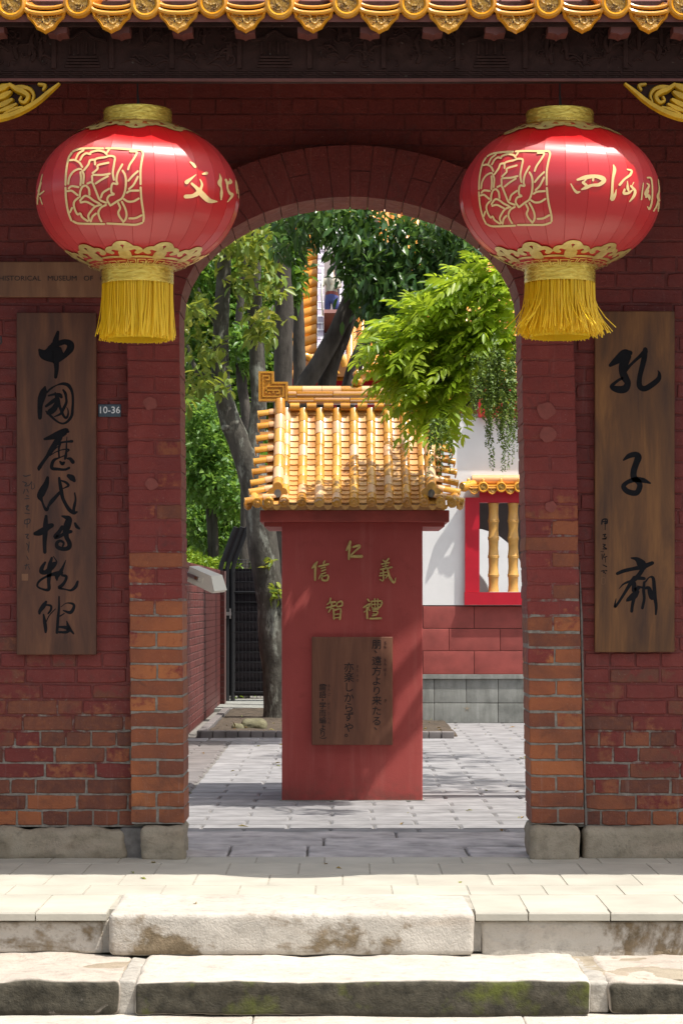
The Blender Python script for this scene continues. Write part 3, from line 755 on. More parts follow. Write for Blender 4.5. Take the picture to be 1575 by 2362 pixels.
for i in range(len(xd)-1):
    a, b = xd[i], xd[i+1]; pm = MB(); z_lo, z_hi = zb0+.058, zb1
    pm.box(a-.009, a+.009, YBM-.010, YBM+.003, z_lo-.004, z_hi)
    cx, wd_ = (a+b)/2, (b-a)
    if i % 3 == 2:                                       # small pavilion with stairs
        for s_ in range(4): pm.box(cx-.07+s_*.004, cx+.07-s_*.004, YBM-.008-.001*s_, YBM+.002, z_lo+.012*s_, z_lo+.012*s_+.007)
        for q in range(4): pm.box(cx-.055+q*.033, cx-.048+q*.033, YBM-.009, YBM+.002, z_lo+.05, z_lo+.10)
        raised_stroke(pm, [(cx-.09, z_lo+.108, .012), (cx-.04, z_lo+.118, .014), (cx, z_lo+.145, .012), (cx+.04, z_lo+.118, .014), (cx+.09, z_lo+.108, .012)], fb, .012)
    for q in range(int(46*wd_/.3)):
        px, pz = rb.uniform(a+.03, b-.03), rb.uniform(z_lo+.01, z_hi-.02)
        if i % 3 == 2 and abs(px-cx) < .26 and pz < z_lo+.15: continue
        t = rb.random()
        if t < .45: raised_stroke(pm, [(x, zz, ww) for x, zz, ww in coil(px, pz, rb.uniform(.012, .028), rb.uniform(.5, 1.1), rb.uniform(0, 6.28), .008, sgn=rb.choice((-1, 1)))], fb, rb.uniform(.006, .012), n=2)
        elif t < .8:
            ang_ = rb.uniform(-.6, .6); l_ = rb.uniform(.03, .08)
            raised_stroke(pm, [(px, pz, .006), (px+l_*.5*math.cos(ang_), pz+.012+l_*.5*math.sin(ang_), .012), (px+l_*math.cos(ang_), pz+l_*math.sin(ang_), .005)], fb, rb.uniform(.006, .013), n=3)
        else:
            hgt = rb.uniform(.04, .08)
            raised_stroke(pm, [(px, pz, .018), (px+rb.uniform(-.01, .01), pz+hgt*.6, .022), (px, pz+hgt, .014)], fb, rb.uniform(.008, .014), n=3)
    build(pm, 'carved_panel', M_beam, beam)

# gilded brackets at the two ends of the beam
def bracket(side):
    r_ = MB(); y0 = YBM+.004
    P_ = lambda u, v: ((lambda q: (q.x, q.z))(Wd(u if side < 0 else 1571-u, v, y0)))
    s = K/ppm(y0)
    def st(pts, h, wd=10): raised_stroke(mbk, [(*P_(p[0], p[1]), (p[2] if len(p) > 2 else wd)*s) for p in pts], lambda p, hh: Vector((p[0], y0-hh, p[1])), h, n=5, bev=.45)
    root = MB(); pl = [(140,191),(118,212),(92,233),(60,255),(25,268),(0,276),(-60,290),(-120,330),(-120,191)]
    pts = [P_(*p) for p in (pl if side < 0 else pl)]
    if side < 0: pts = list(reversed(pts))
    root.prism(pts, y0+.012, y0+.022)
    body = build(root, 'bracket', M_beam, gate)
    mbk = MB(); st([(136,193,7),(112,212,13),(88,232,15),(55,252,17),(20,266,18),(-20,275,20),(-80,300,20)], .022); build(mbk, 'bracket_rim', M_gilt, body)
    mbk = MB(); st([(24,195,12),(40,206,16),(55,212,18),(66,222,14),(58,236,12),(47,232,9),(50,224,7)], .026)
    st([(30,200,8),(52,200,14),(70,206,12),(78,220,8),(74,234,6)], .018); st([(90,193,8),(104,196,10),(100,206,8)], .016); build(mbk, 'bracket_scroll', M_gilt, body)
    for q, pts_ in enumerate(([(-6,228,14),(10,220,22),(24,212,12)], [(-6,246,12),(10,240,20),(28,230,12)], [(-10,208,16),(6,202,24),(20,196,14)], [(0,256,8),(18,250,16),(38,240,9)], [(10,262,6),(30,252,12),(52,246,6)], [(-60,210,30),(-40,205,34),(-18,212,20)], [(-60,250,30),(-40,240,34),(-14,236,18)])):
        mbk = MB(); st(pts_, .02+.004*(q % 2)); build(mbk, 'bracket_leaf', M_gilt, body)
for s_ in (-1, 1): bracket(s_)
# ================================================================ LANTERNS
def T(crop, strokes):                                    # crop = (x0, y0, photo px per crop px)
    x0, y0, s = crop
    return [[(x0+p[0]*s, y0+p[1]*s) + ((p[2]*s,) if len(p) > 2 else ()) for p in st] for st in strokes]
EMB = [[(280,205),(340,175),(420,158),(600,150),(770,155)],[(820,152),(1000,155),(1200,170),(1390,180)],[(1405,190),(1425,240),(1410,330),(1385,500),(1385,740)],[(1385,795),(1400,1000),(1435,1250),(1430,1350)],
[(1410,1375),(1300,1405),(1150,1400),(840,1385)],[(790,1393),(500,1390),(350,1380),(280,1350)],[(250,1335),(200,1200),(165,1000),(155,800)],[(155,750),(165,550),(200,330),(255,230)],
[(325,325),(370,240),(450,185)],[(395,345),(440,270),(500,235),(560,250),(570,220),(680,190),(780,210),(830,250)],[(840,215),(865,180)],[(225,350),(300,345),(380,385),(430,460)],[(200,735),(220,630),(280,540),(360,495),(410,495)],
[(400,545),(410,650),(400,760)],[(430,520),(455,600),(445,730)],[(460,510),(530,420),(560,350),(640,340)],[(600,560),(680,490),(690,430),(860,390)],[(640,420),(650,330),(800,300),(870,280),(960,300),(950,420),(930,560),(950,670)],
[(590,605),(595,690)],[(610,590),(760,590),(880,570)],[(650,730),(740,670),(850,610)],[(515,730),(590,715),(640,820),(680,920),(720,1000),(820,1045)],[(735,960),(770,880),(870,815)],
[(1085,420),(1010,560),(990,680),(1005,740),(930,730),(905,800),(910,880),(950,905),(870,930),(840,1000),(890,1090)],[(910,1080),(1000,1020),(1080,970),(1130,850),(1145,700),(1130,590),(1090,520)],
[(1185,685),(1260,600),(1340,530)],[(1340,620),(1270,750),(1195,820)],[(1160,880),(1220,850),(1350,845)],[(1110,985),(1180,1025),(1270,1020),(1355,975)],[(1200,1300),(1300,1295),(1400,1250)],
[(1020,1050),(1050,1130),(1020,1200),(1040,1270),(1090,1340)],[(1080,1030),(1130,1130),(1155,1230),(1140,1310),(1100,1360)],[(1215,205),(1320,215),(1290,300),(1210,420),(1180,500)],[(210,810),(260,775),(370,790)],
[(190,855),(260,850),(355,920)],[(390,950),(400,860),(430,790),(470,765)],[(495,765),(540,820),(550,915)],[(395,1010),(470,935),(540,950),(620,1010),(710,1055)],[(405,1040),(500,1030),(620,1090)],
[(740,1075),(640,1110),(560,1200),(530,1260),(545,1330)],[(820,1080),(740,1120),(695,1200),(710,1280),(745,1350)],[(655,1220),(600,1270),(570,1350)],[(365,965),(300,1030),(300,1120),(350,1230),(400,1220),(430,1280),(520,1345)],[(265,1130),(230,1200)]]
EMB = T((130, 320, .1403), [[(*p, 34) for p in s] for s in EMB])
CH_L = T((390, 350, .10842), [[(450,215,30),(510,260,60),(550,310,60)],[(570,480,15),(470,560,50),(370,640,90)],[(710,465,30),(790,450,70)],[(480,670,50),(580,760,70),(640,830,110),(720,920,120),(850,1030,100),(1010,1050,30)],
 [(655,580,20),(695,680,45),(670,780,60),(620,860,100),(500,930,80),(350,945,85)],[(1070,460,10),(1090,570,60),(1070,660,90),(1105,760,35),(1110,880,60),(1100,1010,30)],[(1200,590,50),(1230,660,50),(1240,780,40),(1290,880,60),(1340,900,60),(1310,970,50),(1235,1060,15)],
 [(1225,660,50),(1300,640,80),(1285,570,20)],[(1410,600,20),(1430,720,50),(1440,880,25)],[(1470,800,12),(1476,980,16)]])
CH_L += [[(98,402,2),(93,425,3),(89,440,4)],[(96,420,2),(88,452,4),(87,470,3)],[(102,440,3),(92,448,4)],[(93,455,3),(98,470,2.5)]]
CH_R = T((1290, 350, .15944), [[(165,460,15),(210,540,30),(250,580,40),(290,575,25)],[(260,400,30),(380,365,60),(520,350,50),(620,380,70),(640,420,60),(570,470,50),(470,480,40),(390,510,50),(320,540,20)],[(340,440,40),(390,480,40)],[(400,380,20),(340,440,25)],[(490,360,30),(485,410,30)],
 [(780,190,20),(795,260,50),(770,400,35),(760,600,40),(760,680,60),(800,620,40),(820,540,10)],[(980,250,20),(1040,270,30),(1020,330,35),(940,390,30),(870,470,40)],[(980,420,10),(985,520,40),(1000,565,20)],[(1050,550,20),(1000,590,35),(930,595,40),(940,540,30)],[(1030,490,30),(1090,560,40),(1070,640,40),(1010,715,15)],[(1050,480,12),(1070,440,15)],
 [(1210,450,15),(1195,570,20),(1183,685,22)],[(1270,370,25),(1320,380,25),(1340,500,22),(1335,700,25),(1300,820,30),(1270,790,15)],[(1265,455,20),(1290,490,30),(1240,600,40),(1290,640,50),(1300,690,20)],[(1270,560,50),(1250,650,30)],
 [(1425,400,15),(1440,540,20),(1420,640,40),(1440,700,30)],[(1430,690,30),(1400,780,25),(1360,850,22)],[(1435,740,25),(1425,850,22)]])
YL = -.95
M_rib = simple('seam_red', (.45,.006,.008), .1, .5, 20, 60, 0)
CAMP = Vector((0, -D0, HC))
def on_lantern(u, v, c, a, b, lift):                     # where the sight line of a photo pixel meets the lantern's skin
    d = W(u, v, c.y) - CAMP; d.normalize(); o = CAMP - c
    A = (d.x*d.x+d.y*d.y)/a**2 + d.z*d.z/b**2; B = 2*((o.x*d.x+o.y*d.y)/a**2 + o.z*d.z/b**2); C = (o.x**2+o.y**2)/a**2 + o.z**2/b**2 - 1
    disc = B*B-4*A*C
    t = (-B - math.sqrt(disc))/(2*A) if disc > 0 else -B/(2*A)
    p = o + d*t
    q = 1/math.sqrt((p.x**2+p.y**2)/a**2 + p.z**2/b**2); p *= q
    return p + Vector((p.x/a**2, p.y/a**2, p.z/b**2)).normalized()*lift
def lantern(uc, vc, wpx, label, chars, emb_turn, flare, seed, sway):
    c = W(uc, vc, YL); a = wpx/2/ppm(YL); b = a*.75; s = a/234.0
    rl = random.Random(seed)
    root = thing('red_lantern', c - Vector((0, 0, b*1.65)), label, 'lantern', 'red silk lanterns hanging under the gate beam')
    # skin: gores between wire ribs, each slightly flat
    NG = 28; shell = MB(); rt = 78*s; z0 = b*math.sqrt(1-(rt/a)**2); a00 = rl.uniform(0, .2)
    phis = np.linspace(-math.asin(z0/b), math.asin(z0/b), 33)
    for k in range(NG):
        vs = []; fs = []
        for i, ph in enumerate(phis):
            for j in range(4):
                th = a00 + 2*math.pi*(k + j/3)/NG
                flat = math.cos(math.pi/NG)/math.cos((j/3-.5)*2*math.pi/NG)*.85 + .15
                r_ = a*math.cos(ph)*flat
                vs.append((r_*math.cos(th), r_*math.sin(th), b*math.sin(ph)))
        for i in range(len(phis)-1):
            for j in range(3): fs.append((i*4+j, i*4+j+1, (i+1)*4+j+1, (i+1)*4+j))
        shell.add(vs, fs)
    me, _ = shell.mesh('shell', M_satin, True, center=False); sh = link(me, 'shell', root, c)
    m = MB()
    for k in range(NG):
        th = a00 + 2*math.pi*k/NG; m.tube([((a*math.cos(ph)+.0002)*math.cos(th), (a*math.cos(ph)+.0002)*math.sin(th), b*math.sin(ph)) for ph in phis], .0009, 4, False)
    me, _ = m.mesh('wire_ribs', M_rib, True, center=False); stuff(link(me, 'wire_ribs', root, c))
    def band(name, zlo, zhi, r_, mat, rings, ripple=.0):
        m = MB(); pr = []
        for k in range(rings*4+1):
            q = k/(rings*4); pr.append((r_ + .0022*abs(math.sin(q*rings*math.pi)) , zlo+(zhi-zlo)*q))
        pr = [(r_-.006, zlo)] + pr + [(r_-.006, zhi), (r_-.01, zhi-.003)]
        m.lathe(pr, c, 48, False); return build(m, name, mat, root, 50)
    band('top_collar', z0-.006, z0+35*s, 78*s, M_gold, 3); band('bottom_collar', -z0-36*s, -z0+.006, 82*s, M_gold, 4)
    m = MB(); m.lathe([(.0, z0+30*s), (76*s, z0+30*s)], c, 32, False); build(m, 'top_disc', M_wire, root)
    m = MB(); m.lathe([(79*s, -z0-35*s), (0.001, -z0-35*s)], c, 32, False); build(m, 'bottom_disc', M_gold, root)
    m = MB(); ztop_ = HC+(VY-150)/ppm(YBM) - c.z
    m.tube([c+Vector((0,0,z0+20*s)), c+Vector((0,0,ztop_))], .0035, 6); m.tube([c+Vector((.012,0,z0+20*s)), c+Vector((-.006,0,ztop_))], .002, 5); m.tube([c+Vector((-.03,0,z0+34*s)), c+Vector((.0,0,z0+44*s)), c+Vector((.03,0,z0+34*s))], .003, 5)
    build(m, 'hanging_wire', M_wire, root)
    # gold paper trims: cloud heads over a key-pattern band, foot and crown
    def surf(th, ph, lift):
        p = Vector((a*math.cos(ph)*math.cos(th), a*math.cos(ph)*math.sin(th), b*math.sin(ph)))
        return c + p + Vector((p.x/a**2, p.y/a**2, p.z/b**2)).normalized()*lift
    def trim(name, sgn, ph_edge, ph_key, ph_head, off):
        m = MB(); NH = 10; N_ = 120
        for k in range(N_):                              # scalloped strip and thin foot ring
            t0, t1 = 2*math.pi*k/N_, 2*math.pi*(k+1)/N_
            sc0, sc1 = [ph_head - sgn*(-.012+.018*(.5-.5*math.cos((t-off)*NH))) for t in (t0, t1)]
            lo0, lo1 = ph_key, ph_key
            m.add([surf(t0, sc0, .0018), surf(t1, sc1, .0018), surf(t1, lo1, .0018), surf(t0, lo0, .0018)], [(0,3,2,1) if sgn > 0 else (0,1,2,3)])
            m.add([surf(t0, ph_edge, .0018), surf(t1, ph_edge, .0018), surf(t1, ph_edge-sgn*.03, .0018), surf(t0, ph_edge-sgn*.03, .0018)], [(0,3,2,1)])
        cp = math.cos(ph_head)
        def fnp(p, lift): return surf(p[0], p[1], lift)
        lift = [.0020]
        def dab(pts, wd):
            lift[0] += .00004; q = lift[0]
            stroke_faces(m, [(p[0]*cp, p[1], (p[2] if len(p) > 2 else wd)) for p in pts], lambda p: surf(p[0]/cp, p[1], q), n=4)
        for h in range(NH):
            t = off + 2*math.pi*h/NH; e = -sgn; hb = ph_head
            A = lambda x, y: (t + x/cp*.58, hb + e*y*1.25)
            dab([A(-.02, -.01), A(-.012, .05)], .10); dab([A(.02, -.01), A(.012, .05)], .10)
            dab([A(-.20, .050), A(-.235, .075), A(-.19, .110), A(-.13, .110), A(-.09, .10)], .055)
            dab([A(.20, .050), A(.235, .075), A(.19, .110), A(.13, .110), A(.09, .10)], .055)
            dab([A(-.10, .10), A(0, .085), A(.10, .10)], .05); dab([A(-.11, .12), A(-.05, .165), A(0, .175), A(.05, .165), A(.11, .12)], .055)
            dab([A(-.03, .115), A(-.05, .14)], .03); dab([A(.03, .115), A(.05, .14)], .03)
        zk0, zk1 = ph_key, ph_edge; hh = zk1-zk0; NK = 30
        for k in range(NK):                              # key pattern
            t = off + 2*math.pi*k/NK; w_ = 2*math.pi/NK; f_ = 1 if k % 2 else -1
            q = lambda x, y: (t + x*w_, zk0 + hh*y)
            for sgm in ([q(.12*1, .12), q(.88, .12)], [q(.5-.38*f_, .12), q(.5-.38*f_, .86)], [q(.5-.38*f_, .86), q(.5+.2*f_, .86)], [q(.5+.2*f_, .86), q(.5+.2*f_, .45)], [q(.5+.2*f_, .45), q(.5-.1*f_, .45)], [q(.5+.44*f_, .3), q(.5+.44*f_, .98)]):
                dab(sgm, .014)
        return build(m, name, M_trim, root)
    pe = math.asin(z0/b); off = R(-90-8) if seed == 1 else R(-90+6)
    trim('bottom_trim', -1, -pe+.02, -pe+.165, -pe+.20, off)
    trim('top_trim', 1, pe-.02, pe-.13, pe-.165, off+.2)
    # printed flower emblem and brush characters
    m = MB(); cl = W(317.5, 455, YL); al = 468/2/ppm(YL); Rz = Matrix.Rotation(emb_turn, 3, 'Z')
    for i, st in enumerate(EMB):
        stroke_faces(m, st, lambda p: c + (Rz @ on_lantern(p[0], p[1], cl, al, al*.75, .0012+i*.00003))*(a/al))
    build(m, 'flower_emblem', M_print, root)
    for grp in chars:
        m = MB()
        for i, st in enumerate(grp): stroke_faces(m, st, lambda p: c + on_lantern(p[0], p[1], c, a, b, .0012+i*.00003))
        build(m, 'brush_character', M_print, root)
    # fringe of silk strands
    m = MB(); zt = -z0-35*s
    for k in range(560):
        th = rl.uniform(0, 2*math.pi); r0_ = (82 - (6 if k % 3 else 0))*s*rl.uniform(.93, 1.0); ll = 127*s*rl.uniform(.93, 1.03)
        out_ = flare*max(0, rl.gauss(.08, .10)) + (flare*.5*rl.random() if rl.random() < .06 else 0); tw = rl.gauss(0, .07)
        pts = []; cl_ = .35*math.sin(7*th+seed)+.2*math.sin(17*th)
        for q in range(5):
            f = q/4; r_ = r0_ + ll*out_*f*f; th2 = th + tw*f*f + .10*cl_*f
            pts.append(c + Vector((r_*math.cos(th2) + sway*ll*f*f*.6, r_*math.sin(th2), zt - ll*f*(1-.25*out_*f))))
        m.tube(pts, .0021, 3, False)
    stuff(build(m, 'tassel_fringe', M_tassel, root))
    m = MB(); m.lathe([(72*s, zt-.002), (73*s, zt-100*s), (70*s, zt-128*s)], c, 40, False); build(m, 'fringe_lining', M_tassel, root)
    return root
lantern(317.5, 455, 468, 'red silk lantern with 文化 characters, hanging before the seven-character board', [CH_L[0:5], CH_L[5:8], CH_L[8:9], CH_L[9:10], CH_L[10:]], 0, .25, 1, -.03)
lantern(1291, 455, 461, 'red silk lantern with 四海 characters and ruffled flaring fringe', [CH_R[0:5], CH_R[5:11], CH_R[11:15], CH_R[15:]], R(-19), 1.15, 2, .06)

# ================================================================ BOARDS AND SIGNS ON THE GATE
def plank(u0, u1, v0, v1, y, th, name, label, mat, cat='plaque', px=True):
    p0 = Wd(u0, v1, y-th); p1 = Wd(u1, v0, y-th)
    m = stone_mb(p0.x, p1.x, y-th, y, p0.z, p1.z, .004, .0006, rnd.randint(0, 50), .12)
    m2, loc = m.mesh(name, mat, True); o = link(m2, name, None, loc); return tag(o, label, cat)
def ink(parent, strokes, yf, name='brush_character', mat=M_ink):
    m = MB()
    for i, st in enumerate(strokes): stroke_faces(m, st, lambda p: W(p[0], p[1], yf-.0006-.00002*i))
    return build(m, name, mat, parent)
CA = (60, 740, .10204); CB = (60, 980, .10204); CC = (60, 1200, .11905); CD = (1370, 780, .16155); CE = (1370, 1160, .14451)
LEFT = [(CA, [[(722,250,60),(700,340,90),(670,480,130),(680,700,120),(685,930,110),(690,1100,90),(670,1270,65)],[(305,655,60),(380,735,190),(480,760,270),(600,740,390),(640,740,380)],[(620,540,120),(760,500,110),(880,470,110),(1000,520,140),(1000,620,150),(930,720,120),(820,830,90),(720,900,80)]]),
 (CA, [[(430,1490,40),(400,1600,140),(350,1750,150),(320,1900,110),(315,2050,100),(315,2190,80)],[(480,1610,40),(560,1530,40),(700,1450,25),(840,1420,60),(960,1460,75),(1040,1600,55),(1060,1800,50),(1050,2000,55),(1030,2150,60),(930,2280,50),(820,2320,40),(700,2270,40),(560,2150,50),(450,2040,30)],[(510,1690,40),(640,1660,50),(760,1680,90),(800,1720,60)],
  [(660,1620,30),(710,1760,90),(760,1930,60),(810,2060,60),(860,2160,50),(910,2190,50),(950,2120,40),(950,2020,25),(920,1950,12)],[(450,1930,50),(560,1850,70),(660,1780,80)],[(840,1560,40),(890,1640,60),(910,1760,50),(910,1850,55),(840,2000,60),(780,2100,50),(640,2165,20)],[(700,1850,90),(640,1980,120),(540,2060,120),(500,2080,80)]]),
 (CB, [[(420,320,50),(560,280,100),(740,220,160),(900,140,130),(950,150,60)],[(760,280,130),(680,400,120),(570,560,100),(470,720,70),(370,860,70),(300,970,80),(290,1010,50)],[(760,400,40),(920,380,40),(1040,370,60)],[(925,270,15),(915,450,30),(910,600,40),(895,720,60),(880,770,40)],[(770,400,60),(740,560,40),(750,740,35)],[(720,490,20),(620,580,25),(545,690,30)],[(545,690,20),(700,600,20),(850,555,25),(970,560,35),(930,610,20)],
  [(880,690,25),(760,740,25),(640,790,60),(590,880,70),(590,980,70),(720,1000,60),(880,1010,50),(975,970,50)],[(930,760,30),(1000,770,70),(1060,840,80)],[(770,830,40),(820,880,70),(860,850,50)]]),
 (CB, [[(490,1190,60),(450,1350,120),(370,1500,150),(320,1620,130),(360,1720,50),(410,1850,50),(460,1920,70),(500,1880,50)],[(490,1860,40),(580,1730,80),(680,1620,70),(760,1530,60)],[(750,1200,50),(770,1330,70),(800,1500,80),(830,1650,70),(900,1800,70),(980,1920,80),(1080,1990,70),(1150,1970,40)],[(800,1260,30),(900,1300,50),(960,1370,50),(880,1420,25),(840,1440,20)],[(960,1150,80),(1040,1200,120),(1090,1260,70)],[(1100,1540,30),(1120,1680,40),(1100,1800,60),(1080,1900,60),(1090,1970,50)]]),
 (CC, [[(390,-80,50),(380,50,80),(370,250,90),(360,450,70),(365,620,60)],[(180,260,70),(260,240,110),(350,190,110),(430,130,100),(500,100,80)],[(700,-80,30),(760,-60,60),(830,-20,110),(800,100,130),(770,220,110),(790,340,80),(840,440,80),(830,530,80),(720,560,70),(610,520,70),(600,440,60),(660,400,50),(730,440,40),(710,510,30)],[(700,130,60),(640,230,70),(570,320,80),(640,320,60),(760,250,60),(870,220,60)],[(950,60,40),(980,120,60),(1030,160,40)]]),
 (CC, [[(370,820,40),(310,920,70),(300,1000,80),(380,1010,80),(460,950,90),(540,860,90),(590,800,30),(530,700,15)],[(500,730,40),(460,880,80),(450,1050,80),(440,1200,60),(440,1340,60),(330,1340,35),(220,1280,35),(260,1180,40),(400,1090,40),(560,1040,70),(680,1020,80)],[(770,780,15),(720,900,40),(670,1000,70),(600,1080,80),(600,1170,20)],[(700,1070,40),(780,1090,50),(760,1180,50),(700,1260,60),(640,1310,50),(760,1340,25),(870,1360,40),(960,1290,60),(1000,1190,40)]]),
 (CC, [[(390,1580,40),(340,1660,80),(270,1760,60),(260,1810,40)],[(370,1640,30),(480,1660,40),(480,1740,40),(430,1810,30)],[(340,1830,30),(360,1960,60),(380,2100,60),(380,2170,40)],[(380,2000,15),(450,1850,20),(570,1720,15)],[(640,1480,25),(640,1700,40),(620,1900,50),(600,2180,50)],[(680,1680,12),(780,1610,15),(900,1620,40),(930,1680,50),(860,1790,60),(720,1750,20)],[(660,1860,25),(740,1810,20)],[(790,1960,20),(830,2080,60),(920,2200,30)],[(640,2070,30),(760,2080,60),(830,2110,80),(780,2170,50),(640,2170,40)]])]
RIGHT = [(CD, [[(230,385,50),(330,310,110),(440,230,150),(510,210,80)],[(470,250,130),(420,380,130),(410,480,110),(440,560,110),(480,640,90),(440,720,110),(340,730,100),(250,690,60),(330,610,40),(400,570,40)],[(450,460,50),(540,360,40),(650,260,50),(730,190,80)],[(730,160,70),(715,280,80),(680,430,75),(650,560,70),(650,680,80),(720,720,80),(830,660,80),(920,580,70),(930,500,40),(910,460,10)]]),
 (CD, [[(420,1740,25),(500,1680,70),(590,1660,80),(630,1700,100),(600,1790,90),(565,1900,90),(570,1990,90),(640,2060,80),(650,2130,80),(600,2210,80),(480,2190,80),(420,2120,70),(470,2060,60),(580,2020,70),(700,2030,70),(800,2070,25)]]),
 (CE, [[(590,880,20),(680,900,70),(750,970,140),(780,1020,120)],[(370,1130,50),(480,1085,60),(640,1050,60),(780,1020,80),(930,960,60)],[(770,1070,70),(700,1170,70),(620,1240,80),(560,1320,60),(480,1450,45),(390,1590,40),(330,1660,40),(350,1530,12)],[(620,1240,50),(480,1290,30),(400,1370,10)],[(640,1200,70),(720,1200,60),(800,1210,50)],[(640,1290,70),(640,1400,80),(680,1380,70),(720,1350,50)],[(700,1420,50),(640,1480,110),(540,1550,60),(520,1570,20)],[(640,1500,60),(610,1640,50),(600,1730,50)],[(800,1270,40),(790,1400,50),(800,1530,45),(770,1680,45)],[(690,1330,20),(800,1360,40),(870,1360,60),(900,1440,90),(930,1500,110)],[(820,1260,30),(880,1190,20),(940,1200,50),(960,1350,60),(970,1500,60),(990,1650,50),(985,1780,30)]])]
bl = plank(38, 221, 717, 1504, -.004, .034, 'calligraphy_board', 'tall dark board with seven large brush characters, beside the house number plate', M_board)
for cr, st in LEFT: ink(bl, [[(p[0], p[1], p[2]*1.12) for p in q] for q in T(cr, st)], -.038)
br_ = plank(1366, 1549, 714, 1498, -.004, .034, 'calligraphy_board', 'tall brown board with three large brush characters for Confucian temple', M_board_r)
for cr, st in RIGHT: ink(br_, T(cr, st), -.038)
# small signature columns
C3 = (0, 580, .4083)
sig = [[(130,1265,4),(145,1270,7),(172,1262,5)],[(128,1300,5),(150,1310,7),(140,1325,5),(165,1320,6),(180,1300,4),(178,1340,5),(195,1335,4),(192,1310,3)],[(140,1345,6),(132,1368,4)],[(152,1342,6),(160,1360,5)],[(150,1378,5),(160,1383,6)],[(140,1398,4),(165,1395,5)],[(145,1440,6),(160,1436,8),(150,1455,7),(165,1462,6)],[(140,1478,4),(168,1482,4)],
 [(140,1518,5),(168,1512,6),(165,1535,5),(140,1538,5),(140,1518,4)],[(154,1510,4),(153,1560,4)],[(142,1600,4),(160,1598,6),(150,1615,6),(160,1622,6)],[(150,1650,5),(160,1665,5),(155,1690,3)],[(165,1640,4),(162,1700,4)],[(150,1720,3),(160,1740,5)],[(140,1775,5),(165,1770,5)],[(150,1765,4),(145,1795,5)],[(160,1780,4),(168,1795,4)]]
stuff(ink(bl, T(C3, sig), -.038, 'signature', M_engrave))
sp = Wd(50, 1318, -.0385); build(MB().box(sp.x, sp.x+.028, -.0388, -.038, sp.z-.03, sp.z), 'seal_mark', M_board_t, bl)
sigr = [[(120,340,20),(135,270,22),(200,260,22),(205,320,26),(170,330,20)],[(178,260,14),(175,430,12)],[(140,300,20),(190,300,20)],[(140,510,14),(185,500,16),(160,535,14),(200,548,14)],[(130,575,14),(195,570,26),(150,580,12)],[(140,660,14),(180,670,16),(150,700,18),(200,735,18),(140,735,14)],[(105,775,8),(150,780,8)],[(125,820,12),(130,900,14)],[(165,815,16),(150,870,12),(205,855,14)],[(178,860,12),(178,950,10)],[(140,990,12),(200,1020,18)],[(115,1090,16),(160,1085,18),(150,1115,14)],[(185,1080,20),(205,1085,16)],[(160,1110,10),(185,1130,14)]]
stuff(ink(br_, T(CE, sigr), -.038, 'signature'))
sq = T(CE, [[(120,1200,6),(170,1200,6),(170,1290,6),(120,1290,6),(120,1200,6)]]); ink(br_, sq, -.038, 'seal_mark', M_board_t)
bt = plank(-120, 250, 600, 681, -.004, .03, 'name_board', 'horizontal copper-brown board lettered HISTORICAL MUSEUM OF, above the seven-character board', M_board_t)
me = text_mesh('HISTORICAL   MUSEUM   OF   C', 14.5*K/ppm(-.034), M_engrave, .0005, .0, 'RIGHT')
p = Wd(241, 639, -.0352); o = link(me, 'lettering', bt, p, (R(90), 0, 0), (1.20, 1.10, 1))
npl = plank(225.5, 278, 928, 957, -.003, .006, 'number_plate', 'small blue enamel plate reading 10-36', M_blue, 'sign')
me = text_mesh('10-36', 21*K/ppm(-.01), M_whitepaint, .0004, .0003); link(me, 'lettering', npl, Wd(251, 942, -.0098), (R(90), 0, 0), (1.05, 1.05, 1))
plug = tag(build(MB().tube([Wd(2, 772, -.03), Wd(3, 786, -.035), Wd(0, 790, -.02)], .004, 6), 'wall_hook', M_wire), 'little wire hook on the brick wall beside the seven-character board', 'hook')

# white floodlight on the back of the left pier
fl = thing('floodlight', Wd(440, 1345, .42), 'cream white floodlight on a bracket on the brick pier, above the low courtyard wall', 'lamp')
cF = Wd(474, 1330, .42); rotF = Matrix.Translation(cF) @ Matrix.Rotation(R(24), 4, 'Y') @ Matrix.Rotation(R(-25), 4, 'Z') @ Matrix.Rotation(R(14), 4, 'X')
m = MB(); w2, h2 = .085, .036
m.add([rotF @ Vector(p) for p in ((-w2*.8,-.045,-h2),(w2*.95,-.055,-h2),(w2*.95,.055,-h2),(-w2*.8,.045,-h2),(-w2,-.04,h2*.9),(w2*.55,-.05,h2),(w2*.55,.05,h2),(-w2,.04,h2*.9),(w2*1.05,-.057,-h2*.6),(w2*1.05,.057,-h2*.6))],
      [(0,3,2,1),(4,5,6,7),(0,1,8,5,4),(5,8,9,6),(1,2,9,8),(2,3,7,6,9),(3,0,4,7)])
build(m, 'housing', M_lampw, fl)
m = MB().box(-.035, .012, -.0515, -.049, -.012, .013, rotF); build(m, 'side_panel', M_lampw, fl)
m = MB().box(-.10, -.012, -.058, -.0525, -.010, .008, rotF); build(m, 'bracket', M_steel, fl)
m = MB().tube([rotF @ Vector((-.022, -.064, 0)), rotF @ Vector((-.022, -.05, 0))], .007, 10); build(m, 'bolt', M_rust, fl)
m = MB().box(-w2*.7, w2*.85, -.04, .04, -h2-.003, -h2-.0005, rotF); build(m, 'glass', M_lampw2, fl)
m = MB().tube([rotF @ Vector((-.07, 0, -.02)), rotF @ Vector((-.10, .0, -.045)), rotF @ Vector((-.13, .01, -.02))], .003, 6); build(m, 'cable', M_wire, fl)
